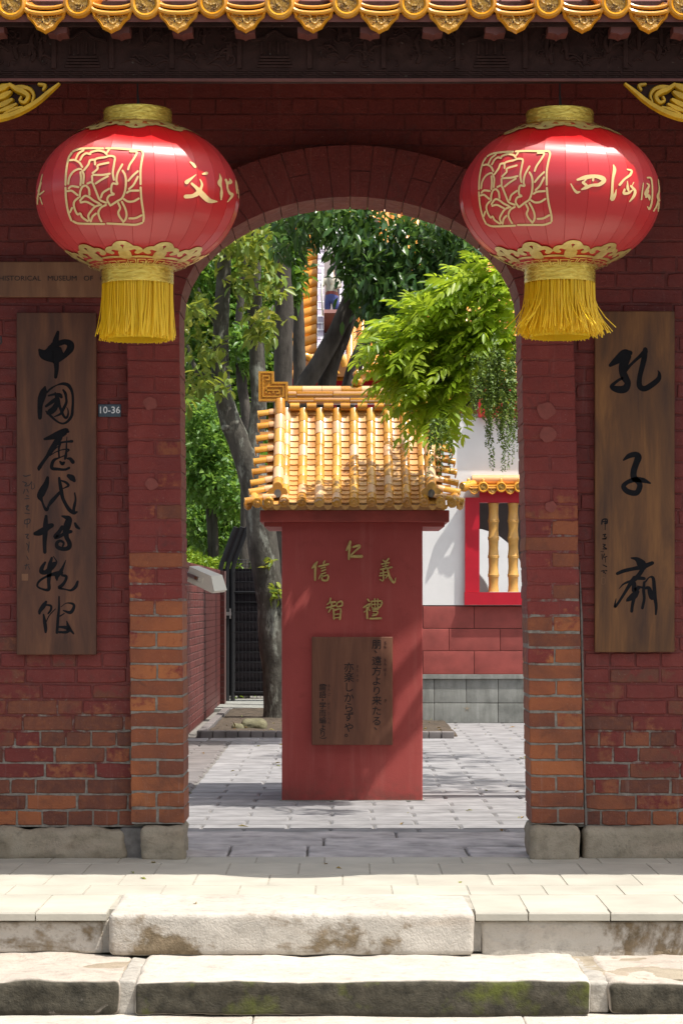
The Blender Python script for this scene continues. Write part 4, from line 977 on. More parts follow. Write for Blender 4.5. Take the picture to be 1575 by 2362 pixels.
# ================================================================ RED PILLAR MONUMENT WITH TILED ROOF
YM = 1.237; YMW = 2.963; XC = .056      # the monument is laid out round YM, then stands at YMW
mon = thing('pillar_monument', (.043, 1.65, 0), 'red rendered pillar under a small amber tiled roof, with five gold characters', 'monument')
pil = build(stone_mb(-.36, .4455, YM, 1.98, -.01, 1.60, .006, .0008, 3, .08), 'pillar', M_pillar, mon, True)
build(MB().box(-.372, .458, YM-.012, 1.99, -.01, .004), 'pillar_foot', M_conc, mon)
GC = (680, 1230, .17857)
gold = [[[(715,110,40),(700,160,50),(665,220,25)],[(710,170,40),(700,250,35),(698,335,30)],[(750,180,30),(820,160,40),(840,165,30)],[(835,180,35),(720,285,25)],[(725,300,45),(860,300,50)]],
 [[(290,370,20),(260,410,50),(225,450,25)],[(265,430,40),(262,520,35),(262,605,30)],[(385,360,25),(370,390,30)],[(310,430,30),(430,400,35)],[(340,455,25),(390,440,25)],[(345,490,25),(395,470,25)],[(340,530,25),(395,510,25)],[(350,545,30),(355,605,30),(420,605,35),(425,545,30),(350,560,25)],[(330,545,20),(310,590,15)]],
 [[(1140,350,25),(1160,370,20)],[(1210,330,30),(1170,380,25)],[(1120,400,25),(1215,380,25)],[(1135,430,22),(1200,415,22)],[(1170,360,22),(1170,450,22)],[(1110,470,28),(1250,440,30)],[(1100,520,25),(1190,500,25)],[(1140,480,25),(1140,610,25),(1100,600,20)],[(1095,550,25),(1180,540,20)],[(1195,450,28),(1220,560,40),(1280,640,35),(1300,580,15)],[(1215,520,25),(1170,580,20)]],
 [[(460,845,30),(450,890,25),(420,920,20)],[(440,900,25),(520,890,30)],[(410,965,30),(520,935,30)],[(475,890,30),(470,960,30),(435,1020,20)],[(480,970,25),(520,990,25)],[(540,900,25),(545,950,25),(610,930,30),(600,880,30),(545,900,25)],[(500,990,30),(505,1110,30)],[(500,1000,30),(590,980,30),(580,1110,35)],[(510,1050,22),(570,1045,22)],[(510,1095,22),(575,1090,22)]],
 [[(940,855,30),(960,880,25)],[(890,960,25),(970,910,30),(930,990,25),(895,1020,15)],[(930,960,30),(935,1100,30)],[(945,970,25),(965,1000,20)],[(990,880,22),(1120,880,30),(1090,960,30),(1000,965,22),(990,890,20)],[(1030,850,22),(1035,960,20)],[(1070,850,22),(1070,955,20)],[(1000,920,18),(1100,915,18)],[(1000,990,22),(1075,985,22)],[(1010,1010,22),(1065,1010,22),(1060,1045,22),(1010,1045,22)],[(1000,1070,20),(1050,1060,20)],[(970,1105,30),(1110,1100,35)]]]
for ch in gold:
    m = MB()
    for i, st in enumerate(T(GC, ch)): raised_stroke(m, st, lambda p, h: (lambda q: Vector((q.x, YM+.001-h, q.z)))(W(p[0], p[1], YMW)), .009+.0002*i, wmul=.92, n=3)
    build(m, 'gold_character', M_brass, pil)
# --- roof
LS = .80; a0_, a1_ = R(30), R(66)
def prof(s):
    k = (a1_-a0_)/LS
    return Vector((0, 1.147 + (math.sin(a0_+k*s)-math.sin(a0_))/k, 1.700 + (math.cos(a0_)-math.cos(a0_+k*s))/k))
def slope(s): return a0_ + (a1_-a0_)*s/LS
YR = 1.69
deckm = MB(); n_ = 14
for sgn in (1, -1):
    for i in range(n_):
        p, q = prof(LS*i/n_), prof(LS*(i+1)/n_)
        if sgn < 0: p, q = Vector((0, 2*YR-p.y, p.z)), Vector((0, 2*YR-q.y, q.z))
        for (dz, fl_) in ((-.004, 0), ):
            vs = [(-.45, p.y, p.z+dz), (.562, p.y, p.z+dz), (.562, q.y, q.z+dz), (-.45, q.y, q.z+dz)]
            deckm.add(vs, [(0,1,2,3) if sgn > 0 else (3,2,1,0)])
for x in (-.45, .562):
    ring = [prof(LS*i/n_) for i in range(n_+1)]; ring = [(x, p.y, p.z-.004) for p in ring] + [(x, 2*YR-p.y, p.z-.004) for p in reversed(ring)]
    deckm.add(ring, [tuple(range(len(ring))) if x > 0 else tuple(reversed(range(len(ring))))])
deckm.box(-.45, .562, 1.20, 2*YR-1.20, 1.66, 1.69)
mroof = build(deckm, 'roof', M_glaze_pan, mon)
build(stone_mb(-.484, .596, 1.195, 2*YR-1.195, 1.597, 1.664, .004, .0005, 4, .1), 'fascia', M_fascia, mon, True)
build(MB().box(-.462, .572, 1.25, 2*YR-1.235, 1.572, 1.5965), 'under_board', M_fascia, mon)
# shared tile meshes (length 1 along +y, upper side +z)
bm_ = MB(); n8 = 12
vs = []
for (yy, r_) in ((0, 1.06), (.06, 1.10), (.94, 1.0), (1.0, .97)):
    for k in range(n8+1):
        a = math.pi*k/n8*1.2 - math.pi*.1; vs.append((r_*math.cos(a), yy, r_*math.sin(a)))
fs = [(i*(n8+1)+k, i*(n8+1)+k+1, (i+1)*(n8+1)+k+1, (i+1)*(n8+1)+k) for i in range(3) for k in range(n8)]
bm_.add(vs, fs); bm_.add(vs[:n8+1], [tuple(range(n8, -1, -1))])
bar_me, _ = bm_.mesh('barrel_tile', M_glaze, 50, center=False)
bar_pk, _ = MB().add(bm_.v, bm_.f).mesh('barrel_tile', M_glaze_peach, 50, center=False)
bm_ = MB()
for k in range(6):
    x0, x1 = -.5+k/6, -.5+(k+1)/6; z0_, z1_ = -.10*(1-(2*x0)**2), -.10*(1-(2*x1)**2)
    bm_.add([(x0,0,z0_),(x1,0,z1_),(x1,1,z1_),(x0,1,z0_),(x0,0,z0_-.12),(x1,0,z1_-.12)], [(0,1,2,3),(4,5,1,0)])
pan_me, _ = bm_.mesh('pan_tile', M_glaze_pan, 60, center=False)
# flower end cap
fc = MB(); pr = [(0, -.30), (.30, -.28), (.42, -.12), (.55, -.10), (.9, -.16), (1.08, -.05), (1.08, .25)]
vs = []; n = 24
for r_, yy in pr:
    for k in range(n):
        a = 2*math.pi*k/n; rr_ = r_*(1+(.05*math.cos(8*a) if r_ > .8 else (.12*math.cos(6*a) if r_ > .35 else 0))); vs.append((rr_*math.cos(a), yy, rr_*math.sin(a)))
fs = [(i*n+k, i*n+(k+1) % n, (i+1)*n+(k+1) % n, (i+1)*n+k) for i in range(len(pr)-1) for k in range(n)]
fc.add(vs, fs)
for k in range(10):
    a = 2*math.pi*k/10; fc.lathe([(.01, .09), (.09, .05), (.10, -.05)], (0, 0, 0), 6, False) if False else None
fcap_me, _ = fc.mesh('end_cap', M_glaze, 50, center=False)
ol = [(0,-1.0),(.25,-.80),(.55,-.68),(.72,-.35),(.95,-.15),(1.0,.2)]; ol = [(-x, z_) for x, z_ in reversed(ol[1:])] + ol + [(.5, .05), (0, 0), (-.5, .05)]
dm_ = MB(); dm_.prism(ol, -.12, .25)
dm_.add([(x*.75, -.16, (z_+.3)*.72-.3) for x, z_ in ol], [tuple(range(len(ol)))])
sdrip_me, _ = dm_.mesh('drip_tile', M_glaze, center=False)
def place_tile(me, name, x, s, length, r_, parent, lift=0., roll=0, zz=1.0, mirror=False, yaw=0):
    p = prof(s); t = slope(s+length/2)
    nrm = Vector((0, -math.sin(t), math.cos(t)))
    p = p + nrm*lift
    return link(me, name, parent, (x, p.y, p.z), (t, roll, yaw), (r_, length, r_*zz))
cols = [-.245+.0995*k for k in range(-1, 8)]
NSG = 9
for x in cols:
    for k in range(NSG):
        jit = rnd.uniform(-.0015, .0015)
        place_tile(bar_me if rnd.random() < .8 else bar_pk, 'barrel_tile', x+jit, LS*k/NSG*.985, LS/NSG, .0265, mroof, .002)
    p = prof(0); link(fcap_me, 'end_cap', mroof, (x, p.y-.004, p.z+.008), (R(14), rnd.uniform(0, 1), 0), (.0275, .028, .0275))
    if x < .4: link(sdrip_me, 'drip_tile', mroof, (x+.05, p.y+.001, p.z-.008), (R(12), 0, 0), (.028, .022, .030))
NP = 17
for gx in range(len(cols)-1):
    xm = (cols[gx]+cols[gx+1])/2
    for k in range(NP):
        s = LS*k/NP; p = prof(s); t = slope(s+.02)
        nrm = Vector((0, -math.sin(t), math.cos(t))); q = p + nrm*.014
        link(pan_me, 'pan_tile', mroof, (xm, q.y, q.z), (t-R(8), rnd.uniform(-.02, .02), 0), (.066, LS/NP*1.12, .055))
for side in (-1, 1):
    fx = lambda x: x if side < 0 else 2*XC - x
    # rolled verge ridge with clover end
    for k in range(7):
        place_tile(bar_pk if k % 2 else bar_me, 'verge_roll', fx(-.382-.004*0), .10+(LS-.06)*k/7, (LS-.06)/7, .030, mroof, .028)
    p = prof(.09); m = MB()
    for (dx, dz, r_) in ((-.030, -.012, .026), (.030, -.012, .026), (0, .018, .028)):
        m.prism([(fx(-.382)+dx+r_*math.cos(a), p.z+.03+dz+r_*math.sin(a)) for a in np.linspace(0, 2*math.pi, 15)[:-1]], p.y-.045-.002*abs(dz)*30, p.y-.01)
    build(m, 'clover_cap', M_glaze, mroof, 40)
    m = MB(); m.prism([(fx(-.382)+.02*math.cos(a), p.z+.012+.024*math.sin(a)) for a in np.linspace(0, 2*math.pi, 13)[:-1]], p.y-.0485, p.y-.03); build(m, 'clover_core', M_grout, mroof)
    # verge tiles pointing outwards
    NV = 9
    for k in range(NV):
        s = .06 + (LS-.10)*k/(NV-1); pz = prof(s)
        tilt = R(12) if k < 3 else R(9)
        xi, xo = -.395, -.545+.035*min(1, max(0, (k-1)/6)) - (.02 if k == 0 else 0)
        ex = Vector((fx(xo)-fx(xi), -.025 if k < 2 else 0, -abs(xo-xi)*math.tan(tilt))); L1 = ex.length; yaw = math.atan2(-ex.x, ex.y)
        for (f0, f1) in ((0, .42), (.42, 1)):
            b0 = Vector((fx(xi), pz.y, pz.z+.012)) + ex*f1
            d_ = -ex*(f1-f0)
            ro = d_.to_track_quat('Y', 'Z').to_euler()
            link(bar_me if f0 else bar_pk, 'verge_tile', mroof, b0, ro, (.0245, d_.length, .0245))
        e_ = Vector((fx(xi), pz.y, pz.z+.012)) + ex
        link(fcap_me, 'end_cap', mroof, e_, (-ex).to_track_quat('Y', 'Z').to_euler(), (.0245, .02, .0245))
        if k < NV-1:
            s2 = s + (LS-.10)/(NV-1)/2; p2 = prof(s2); m = MB()
            m.box(min(fx(-.39), fx(-.497)), max(fx(-.39), fx(-.497)), p2.y-.012, p2.y+.03, p2.z-.02, p2.z+.006); build(m, 'verge_pan', M_glaze_pan, mroof)
    for (xx, yw) in ((-.432, 0), (-.497, side*R(-14))):
        p = prof(0); link(fcap_me, 'end_cap', mroof, (fx(xx), p.y-.006, p.z+.004), (R(12), .3, yw), (.0275, .028, .0275)); link(bar_me, 'barrel_tile', mroof, (fx(xx), p.y, p.z), (R(26), 0, yw), (.0265, .11, .0265))
        link(sdrip_me, 'drip_tile', mroof, (fx(xx)+.045*(-side), p.y+.002, p.z-.010), (R(12), 0, yw), (.028, .022, .030)); 
    link(fcap_me, 'end_cap', mroof, (fx(-.548), prof(0).y+.02, prof(0).z-.004), (R(8), 0, side*R(-50) if side < 0 else R(50)), (.030, .03, .030))
    # stepped key-pattern ridge end
    z0_ = 2.325; m = MB(); X = lambda x: fx(x)
    pts = [(-.508, z0_), (-.336, z0_), (-.336, 2.44), (-.418, 2.44), (-.418, 2.502), (-.508, 2.502)]
    pp = [(X(a), b) for a, b in pts]; pp = pp if side < 0 else list(reversed(pp)); m.prism(pp, 1.655, 1.725)
    orn = build(m, 'ridge_end', M_glaze_peach if False else M_glaze, mroof)
    m = MB(); f_ = lambda p, h: Vector((X(p[0]), 1.6555-h, p[1]))
    for i, st in enumerate(([(-.502, z0_+.008), (-.342, z0_+.008), (-.342, 2.434), (-.424, 2.434), (-.424, 2.496), (-.502, 2.496), (-.502, z0_+.006)],
               [(-.480, 2.475), (-.445, 2.475), (-.445, 2.452), (-.462, 2.452)], [(-.482, 2.478), (-.482, z0_+.028), (-.362, z0_+.028), (-.362, 2.412), (-.462, 2.412), (-.462, z0_+.05)],
               [(-.462, 2.39), (-.385, 2.39), (-.385, z0_+.048), (-.40, z0_+.048)], [(-.42, 2.39), (-.42, z0_+.05)], [(-.444, z0_+.05), (-.444, 2.372)])):
        for j in range(len(st)-1):
            a, b = st[j], st[j+1]; w_ = .012 if i == 0 else .0075
            x0, x1 = sorted((X(a[0]), X(b[0]))); z0, z1 = sorted((a[1], b[1])); m.box(x0-w_/2, x1+w_/2, 1.648-.0004*i-.0001*j, 1.657, z0-w_/2, z1+w_/2)
    build(m, 'key_relief', M_glaze, orn)
# ridge courses
def course(z0, z1, y0, y1, xs, mat_cycle, name, groove=False):
    for i in range(len(xs)-1):
        m = stone_mb(xs[i]+.001, xs[i+1]-.001, y0, y1, z0+rnd.uniform(-.0015, .0015), z1, .005, .0006, i, .1)
        build(m, name, mat_cycle[i % len(mat_cycle)], mroof, True)
        if groove:
            m = MB(); m.box(xs[i]+.002, xs[i+1]-.002, y0-.004, y0+.01, z0+(z1-z0)*.35, z0+(z1-z0)*.62); build(m, 'ridge_fillet', mat_cycle[(i+1) % len(mat_cycle)], mroof)
course(2.312, 2.345, 1.645, 1.735, [-.336, -.18, .03, .22, .449], [M_glaze, M_glaze_peach], 'ridge_course', True)
course(2.348, 2.382, 1.650, 1.730, [-.336, -.285, -.07, .13, .32, .449], [M_glaze_peach, M_glaze], 'ridge_course', True)
xs = [-.336, -.25, -.135, -.02, .10, .21, .33, .449]
for i in range(len(xs)-1):
    m = MB(); m.tube([(xs[i]+.001, 1.69, 2.388), (xs[i+1]-.001, 1.69, 2.388)], .031, 14, True); build(m, 'ridge_roll', (M_glaze_peach, M_glaze)[i % 3 == 0], mroof, 50)
for x in cols[:-1]:
    m = MB(); m.tube([(x+.022, 1.648, 2.292), (x+.078, 1.648, 2.292)], .024, 10, True); build(m, 'ridge_stop', M_glaze, mroof, 50)
m = MB(); m.lathe([(.0, 0), (.018, .002), (.030, .010), (.036, .024), (.032, .040), (.017, .052), (.022, .062), (.026, .072), (.022, .084), (.010, .094), (.007, .106), (.010, .112), (.001, .114)], (.072, 1.69, 2.415), 20, True)
build(m, 'gourd_finial', M_glaze, mroof, True)
# quotation board on the pillar
mon.location.y += YMW-YM
pb = plank(716, 901.5, 1463, 1711.5, YMW-.0, .028, 'quotation_board', 'dark brown board with three columns of Japanese text on the red pillar', M_board_q)
QC = (700, 1450, .1467); yq = YMW-.0285-.0006
cache = {}
def glyph(chx, x, yv, size, mat=M_engrave, rot=0, off=.0):
    if (chx, mat.name) not in cache: cache[(chx, mat.name)] = text_mesh(chx, 1.0, mat, .004, .004)
    p = W(QC[0]+x*QC[2], QC[1]+yv*QC[2], yq); sz = size*QC[2]/ppm(yq)
    link(cache[(chx, mat.name)], 'letter', pb, p, (R(90), rot, 0), (sz, sz, .12))
for chx, yv, dx in (('朋',260,0),('、',330,30),('遠',520,0),('方',680,0),('よ',835,0),('り',990,0),('来',1145,0),('た',1305,0),('る',1465,0),('、',1540,30)): glyph(chx, 1150+dx, yv, 160)
for chx, yv, dx in (('亦',625,0),('楽',780,0),('し',935,0),('か',1100,0),('ら',1255,0),('ず',1400,0),('や',1570,0),('。',1650,10)): glyph(chx, 712+dx, yv, 165)
for chx, yv, r_ in (('（',850,90),('論',935,0),('語',1050,0),('・',1135,0),('学',1220,0),('而',1340,0),('編',1455,0),('よ',1570,0),('り',1665,0),('）',1760,90)): glyph(chx, 300, yv, 118, rot=R(r_))
for txt, x, ys in (('とも',1285,(225,290)),('えん',1285,(500,560)),('ぽう',1280,(655,730)),('き',1290,(1140,)),('また',850,(600,665)),('たの',850,(750,820)),('ろん',400,(905,960)),('ご',405,(1045,)),('がく',395,(1190,1250)),('じ',400,(1335,)),('へん',400,(1425,1485))):
    for chx, yv in zip(txt, ys): glyph(chx, x, yv, 52, M_kana)

# ================================================================ WHITE HALL WITH CRIMSON WINDOW
YW = 11.57
hall = thing('white_hall', (2.0, YW, 0), 'white plastered hall with crimson framed bamboo window on red blocks', 'building')
def wbox(u0, u1, v0, v1, ya, yb):
    p, q = W(u0, v1, YW), W(u1, v0, YW); return (p.x, q.x, ya, yb, p.z, q.z)
zsill = W(0, 1396, YW).z; zc = W(0, 1557, YW).z
xw0, xw1 = W(1105, 0, YW).x, 2.6; zw0, zw1 = W(0, 1366, YW).z, W(0, 1160, YW).z
m = MB(); xl_ = .30
m.box(xl_, xw0, YW, YW+.12, zsill, 2.86); m.box(xw1, 3.4, YW, YW+.12, zsill, 2.86); m.box(xw0, xw1, YW, YW+.12, zsill, zw0-.01); m.box(xw0, xw1, YW, YW+.12, zw1+.03, 2.86)
hw = build(m, 'white_wall', M_white, hall)
bk = build(MB().box(xl_, 3.4, YW+.01, YW+.12, 0, zsill), 'base_core', M_mortar_far, hall)
def blocks(rows_, mat, name, yf):
    for (v0, v1, js) in rows_:
        for i in range(len(js)-1):
            p, q = W(js[i], v1, YW), W(js[i+1], v0, YW)
            build(stone_mb(p.x+.002, q.x-.002, yf, YW+.05, p.z+.002, q.z-.001, .004, .0006, i, .2), name, mat, bk, True)
blocks([(1399,1450,(857,975,1093,1211,1329,1447)),(1450.5,1502,(917,1035,1153,1271,1389)),(1502.5,1556,(857,975,1093,1211,1329,1447))], M_redblock, 'red_block', YW-.004)
blocks([(1566,1622,(854,928,1001,1075,1148,1222,1296,1370)),(1622.5,1668,(854,1001,1148,1295,1442))], M_conc, 'concrete_block', YW-.03)
p = W(0, 1566, YW); build(MB().box(xl_, 3.4, YW-.05, YW+.05, p.z+.001, zc+.004), 'concrete_cap', M_conc, hall)
sm = MB(); c_ = W(1077, 1635, YW-.032)
for k in range(5):
    a = R(90+72*k); sm.add([c_+Vector((.008*math.cos(a-.6), 0, .008*math.sin(a-.6))), c_+Vector((.04*math.cos(a), 0, .04*math.sin(a))), c_+Vector((.008*math.cos(a+.6), 0, .008*math.sin(a+.6))), c_], [(3,2,1),(3,1,0)])
build(sm, 'star_mark', M_plinth, hall)
fr = thing_fr = build(MB().box(*wbox(1072, 1105, 1148, 1366, YW-.05, YW+.06)), 'window_frame', M_crimson, hall)
a = wbox(1072, 1105, 1148, 1366, 0, 0)
build(MB().box(a[0]-.006, xw1+.14, YW-.065, YW+.06, zsill+.002, zw0-.001), 'window_sill', M_crimson, fr)
build(MB().box(a[1]+.001, xw1+.14, YW-.048, YW+.06, zw1+.001, zw1+.13), 'window_lintel', M_crimson, fr)
for k in range(5):
    x = W(1138+k*45.5, 0, YW).x; m = MB(); pr = []; hgt = zw1-zw0; nodes = (0, .19, .40, .605, .80, 1.0); r_ = .049
    for i in range(5):
        z0_, z1_ = nodes[i]*hgt, nodes[i+1]*hgt
        pr += [(r_*1.12 if i else r_*1.1, z0_+.002), (r_*1.0, z0_+.016), (r_*.90, z0_+(z1_-z0_)*.45), (r_*.97, z1_-.02), (r_*1.12, z1_-.008), (r_*1.05, z1_-.001)]
    m.lathe(pr, (x, YW+.01, zw0), 18, True); build(m, 'bamboo_baluster', M_bamboo, hall, 60)
# tiled hood over the window
pzh = W(0, 1124, YW-.12).z
caps_me, _ = MB().add(cap_face.v, cap_face.f).tube([(0, .012, 0), (0, .14, .03)], RC-.004, 20, False).mesh('round_tile', M_glaze_deep, 40, center=False)
drips_me, _ = MB().add(drip_face.v, drip_face.f).mesh('drip_tile', M_glaze_deep, 40, center=False)
hood = build(MB().tube([(W(1088, 0, YW).x, YW-.02, pzh+.075), (2.9, YW-.02, pzh+.075)], .045, 12), 'hood_ridge', M_glaze_peach, hall, 50)
build(MB().box(W(1080, 0, YW).x, 2.9, YW-.10, YW-.001, pzh-.01, pzh+.03), 'hood_board', M_glaze_deep, hood)
for k in range(7):
    x = W(1114+k*41.5, 0, YW-.12).x
    link(caps_me, 'round_tile', hood, (x, YW-.15, pzh), (0, 0, 0), (.84, 1, .84)); link(rel_me, 'dragon_relief', hood, (x, YW-.151, pzh), (0, .3*k, 0), (.84, .84, .84))
    m = MB(); m.lathe([(.016, 0), (.016, .03), (.012, .038), (.001, .04)], (x, YW-.10, pzh+.045), 10, False); build(m, 'tile_knob', M_glaze, hood, True)
    link(drips_me, 'drip_tile', hood, (x-.085, YW-.135, pzh-.015), (R(-8), 0, 0), (.80, .80, .80)); link(drr_me, 'dragon_relief', hood, (x-.085, YW-.135, pzh-.015), (R(-8), 0, 0), (.80, .80, .80))
x = W(1066, 0, YW-.12).x; link(caps_me, 'round_tile', hood, (x, YW-.14, pzh+.005), (0, 0, R(-55)), (.8, 1, .8)); link(rel_me, 'dragon_relief', hood, (x-.001, YW-.141, pzh+.005), (0, 0, R(-55)), (.8, .8, .8))
m = MB(); m.lathe([(.016, 0), (.016, .03), (.001, .04)], (x+.06, YW-.09, pzh+.05), 10, False); build(m, 'tile_knob', M_glaze, hood, True)
# upper beam and eave, half hidden by the leaves
build(MB().box(1.25, 3.4, YW-.10, YW+.1, 2.862, 3.12), 'eave_beam', M_crimson, hall)
eb = build(MB().box(1.2, 3.4, YW-.04, YW+2.2, 3.12, 3.17), 'eave_slab', M_redwood, hall)
for k in range(9):
    x = 1.3+k*.23; link(cap_me, 'round_tile', eb, (x, YW-.07, 3.24), (0, 0, 0), (1, .9, 1)); link(drip_me, 'drip_tile', eb, (x+.115, YW-.06, 3.22), (R(-8), 0, 0), (1, .9, 1))
# inner partition with round opening and the white garden wall behind it
def wall_hole(x0, x1, z0, z1, cx, cz, r_, y0, y1):
    m = MB(); n = 32
    def outer(a):
        c, s = math.cos(a), math.sin(a); t = 1e9
        if c > 1e-6: t = min(t, (x1-cx)/c)
        if c < -1e-6: t = min(t, (x0-cx)/c)
        if s > 1e-6: t = min(t, (z1-cz)/s)
        if s < -1e-6: t = min(t, (z0-cz)/s)
        return (cx+t*c, cz+t*s)
    angs = sorted([2*math.pi*k/n for k in range(n)] + [math.atan2(b-cz, a-cx) % (2*math.pi) for a in (x0, x1) for b in (z0, z1)])
    for i, a in enumerate(angs):
        b = angs[(i+1) % len(angs)]
        pa, pb_ = (cx+r_*math.cos(a), cz+r_*math.sin(a)), (cx+r_*math.cos(b), cz+r_*math.sin(b)); oa, ob = outer(a), outer(b)
        q = [(pa[0],y0,pa[1]),(oa[0],y0,oa[1]),(ob[0],y0,ob[1]),(pb_[0],y0,pb_[1]),(pa[0],y1,pa[1]),(oa[0],y1,oa[1]),(ob[0],y1,ob[1]),(pb_[0],y1,pb_[1])]
        m.add(q, [(0,1,2,3),(7,6,5,4),(0,3,7,4)])
    return m
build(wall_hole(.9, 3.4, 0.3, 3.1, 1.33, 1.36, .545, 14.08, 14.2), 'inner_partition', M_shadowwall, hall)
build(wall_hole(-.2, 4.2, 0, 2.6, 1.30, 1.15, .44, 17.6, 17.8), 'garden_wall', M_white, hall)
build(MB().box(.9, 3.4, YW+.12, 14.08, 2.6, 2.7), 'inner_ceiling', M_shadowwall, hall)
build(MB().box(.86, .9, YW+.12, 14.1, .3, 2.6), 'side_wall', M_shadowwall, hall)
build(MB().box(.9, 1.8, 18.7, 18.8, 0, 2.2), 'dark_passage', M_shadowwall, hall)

# ================================================================ LEFT COURTYARD WALL, BLACK GATE, PLANTING BED
XL = -1.35
cw = thing('courtyard_wall', (XL-.1, 10.5, 0), 'low dark red brick wall running back to the black metal gate', 'wall')
core = build(MB().box(XL-.2, XL-.004, 5.7, 15.09, -.02, 1.475), 'wall_core', M_mortar_far, cw)
cwr = MB(); nr = 21; chh = 1.42/nr; CB_ = [brick_unit(M_brick_far, q) for q in range(4)]
for r_ in range(nr):
    y = 9.1 + (.11 if r_ % 2 else 0)
    while y < 15.05:
        y1 = min(y+.225, 15.08)
        if y > 12.2: cwr.box(XL-.04, XL, y+.004, y1-.004, (r_+.5)*chh-chh/2+.0045, (r_+.5)*chh+chh/2-.0045)
        elif y1-y > .05: link(rnd.choice(CB_), 'brick', core, (XL-.02+rnd.uniform(-.0008, .0008), (y+y1)/2, (r_+.5)*chh), (0, 0, R(90)), (y1-y-.008, .04, chh-.009))
        y = y1
stuff(build(cwr, 'brick_infill', M_brick_far, core))
y = 9.0
while y < 14.9:
    build(stone_mb(XL-.2, XL+.004, y+.002, y+.213, 1.422, 1.478, .006, .0008, 3, .1), 'coping_brick', M_brick_far, core, True); y += .215
pr_ = build(MB().box(XL-.25, XL+.045, 15.096, 15.4, -.02, 1.47), 'end_pier', M_mortar_far, cw)
for r_ in range(nr): 
    link(rnd.choice(CB_), 'brick', pr_, (XL-.10, 15.096+.015, (r_+.5)*chh), (0, 0, 0), (.288, .04, chh-.009))
YG = 15.84
bg = thing('black_gate', (-1.0, YG, 0), 'black mesh gate with cranked posts between brick wall and tree', 'gate')
gx = lambda u: (u-VX)*(D0+YG)/FPX
gz = lambda v: HC-(v-VY)*(D0+YG)/FPX
fb_ = build(MB().box(gx(509), gx(760), YG+.01, YG+.02, .08, gz(1312)), 'backing_sheet', M_blackpanel, bg)
for k, u in enumerate((509, 524, 537)):
    m = MB(); m.tube([(gx(u), YG, 0), (gx(u), YG, gz(1312)), (gx(u)+.02, YG-.01, gz(1296)), (gx(u)+.17, YG-.05, gz(1216))], .026, 10); build(m, 'post', M_blackmetal, bg, 60)
for k in range(2):
    m = MB(); a, b = Vector((gx(510+k*15), YG-.015, gz(1296))), Vector((gx(510+k*15)+.165, YG-.055, gz(1218)))
    sh_ = Vector((gx(525)-gx(510), 0, 0)); m.add([a, a+sh_, b+sh_, b], [(0,1,2,3)]); m.add([a+Vector((0,.01,0)), a+sh_+Vector((0,.01,0)), b+sh_+Vector((0,.01,0)), b+Vector((0,.01,0))], [(3,2,1,0)]); build(m, 'top_plate', M_blackpanel, bg)
zz = .12
while zz < gz(1312):
    m = MB(); m.tube([(gx(536), YG-.008, zz), (gx(760), YG-.008, zz)], .006 if abs((zz-.12) % .56) > .02 else .014, 6); build(m, 'rail', M_blackmetal, bg, True); zz += .112
for k in range(26):
    m = MB(); x = gx(542+k*8.4); m.tube([(x, YG-.001, .06), (x, YG-.001, gz(1292))], .0028, 4); build(m, 'upright_wire', M_blackmetal, bg)
for k in range(3):
    m = MB(); m.tube([(gx(536), YG, gz(1312)+.03+k*.035), (gx(760), YG, gz(1312)+.03+k*.035)], .004, 5); build(m, 'grid_wire', M_blackmetal, bg)
m = MB(); m.box(gx(516), gx(534), YG-.05, YG-.03, gz(1420), gz(1412)); m.box(gx(519), gx(522), YG-.055, YG-.03, gz(1427), gz(1404)); m.box(gx(530), gx(533), YG-.055, YG-.03, gz(1427), gz(1404)); build(m, 'latch', M_steel, bg)
# planting bed
bed = structure(build(stone_mb(-1.18, .95, 9.33, 13.9, -.05, .028, .03, .012, 4, .08, 5), 'planting_bed', M_soil, None, True), 'dark soil bed round the foot of the lichened tree')
for k in range(20):
    x = -1.21 + k*.106
    build(stone_mb(x+.002, x+.104, 9.21-.008*k, 9.31-.008*k, -.03, .055, .006, .0015, k, .04), 'kerb_brick', M_paver_dark, bed, True)
for k in range(20):
    build(stone_mb(-1.24, -1.17, 9.25+k*.216, 9.462+k*.216, -.03, .052, .006, .0015, k+40, .04), 'kerb_brick', M_paver_dark, bed, True)
structure(build(MB().box(-1.36, -.3, 13.9, 16.3, -.02, .022), 'back_path', M_conc), 'grey concrete path at the foot of the black gate')
for (u, v, y, sx, sy, sz, sd, lab) in ((585, 1683, 10.16, .115, .16, .075, 3, 'mossy flat stone lying in the soil by the tree foot'), (548, 1684, 10.0, .05, .08, .035, 8, 'small dark pebble beside the mossy flat stone')):
    p = W(u, v, y); m = stone_mb(p.x-sx, p.x+sx, y-sy, y+sy, -.005, .03+sz, sz*.9, .022, sd, .02, 8); o = build(m, 'garden_stone', M_rock, None, True); tag(o, lab, 'stone')

# ================================================================ FAR TEMPLE ROOF WITH CERAMIC FIGURE
YT = 20.24
tem = thing('temple_hall', (1.0, 22, 0), 'far temple hall with orange tiled roof and mosaic ridge behind the trees', 'building')
TH = R(54); tdir = Vector((0, math.cos(TH), math.sin(TH))); tn = Vector((0, -math.sin(TH), math.cos(TH)))
def tp(u, s, lift=0.): # point on the roof plane: u in photo px at the eave, s metres up the slope
    b = Vector(((u-VX)*(D0+YT)/FPX, YT, HC+(VY-868)*(D0+YT)/FPX)); return b + tdir*s + tn*lift
build(MB().box(-.9, 4.2, YT+.5, YT+.7, 0, tp(0, 0).z+.2), 'hall_wall', M_crimson, tem)
m = MB(); a, b = tp(690, 0), tp(1500, 0); c, d = tp(1500, 4.2), tp(690, 4.2); m.add([a, b, c, d], [(0,1,2,3)]); m.add([a+Vector((0,.05,-.05)), b+Vector((0,.05,-.05)), c+Vector((0,.05,-.05)), d+Vector((0,.05,-.05))], [(3,2,1,0)])
troof = build(m, 'roof', M_glaze_far, tem)
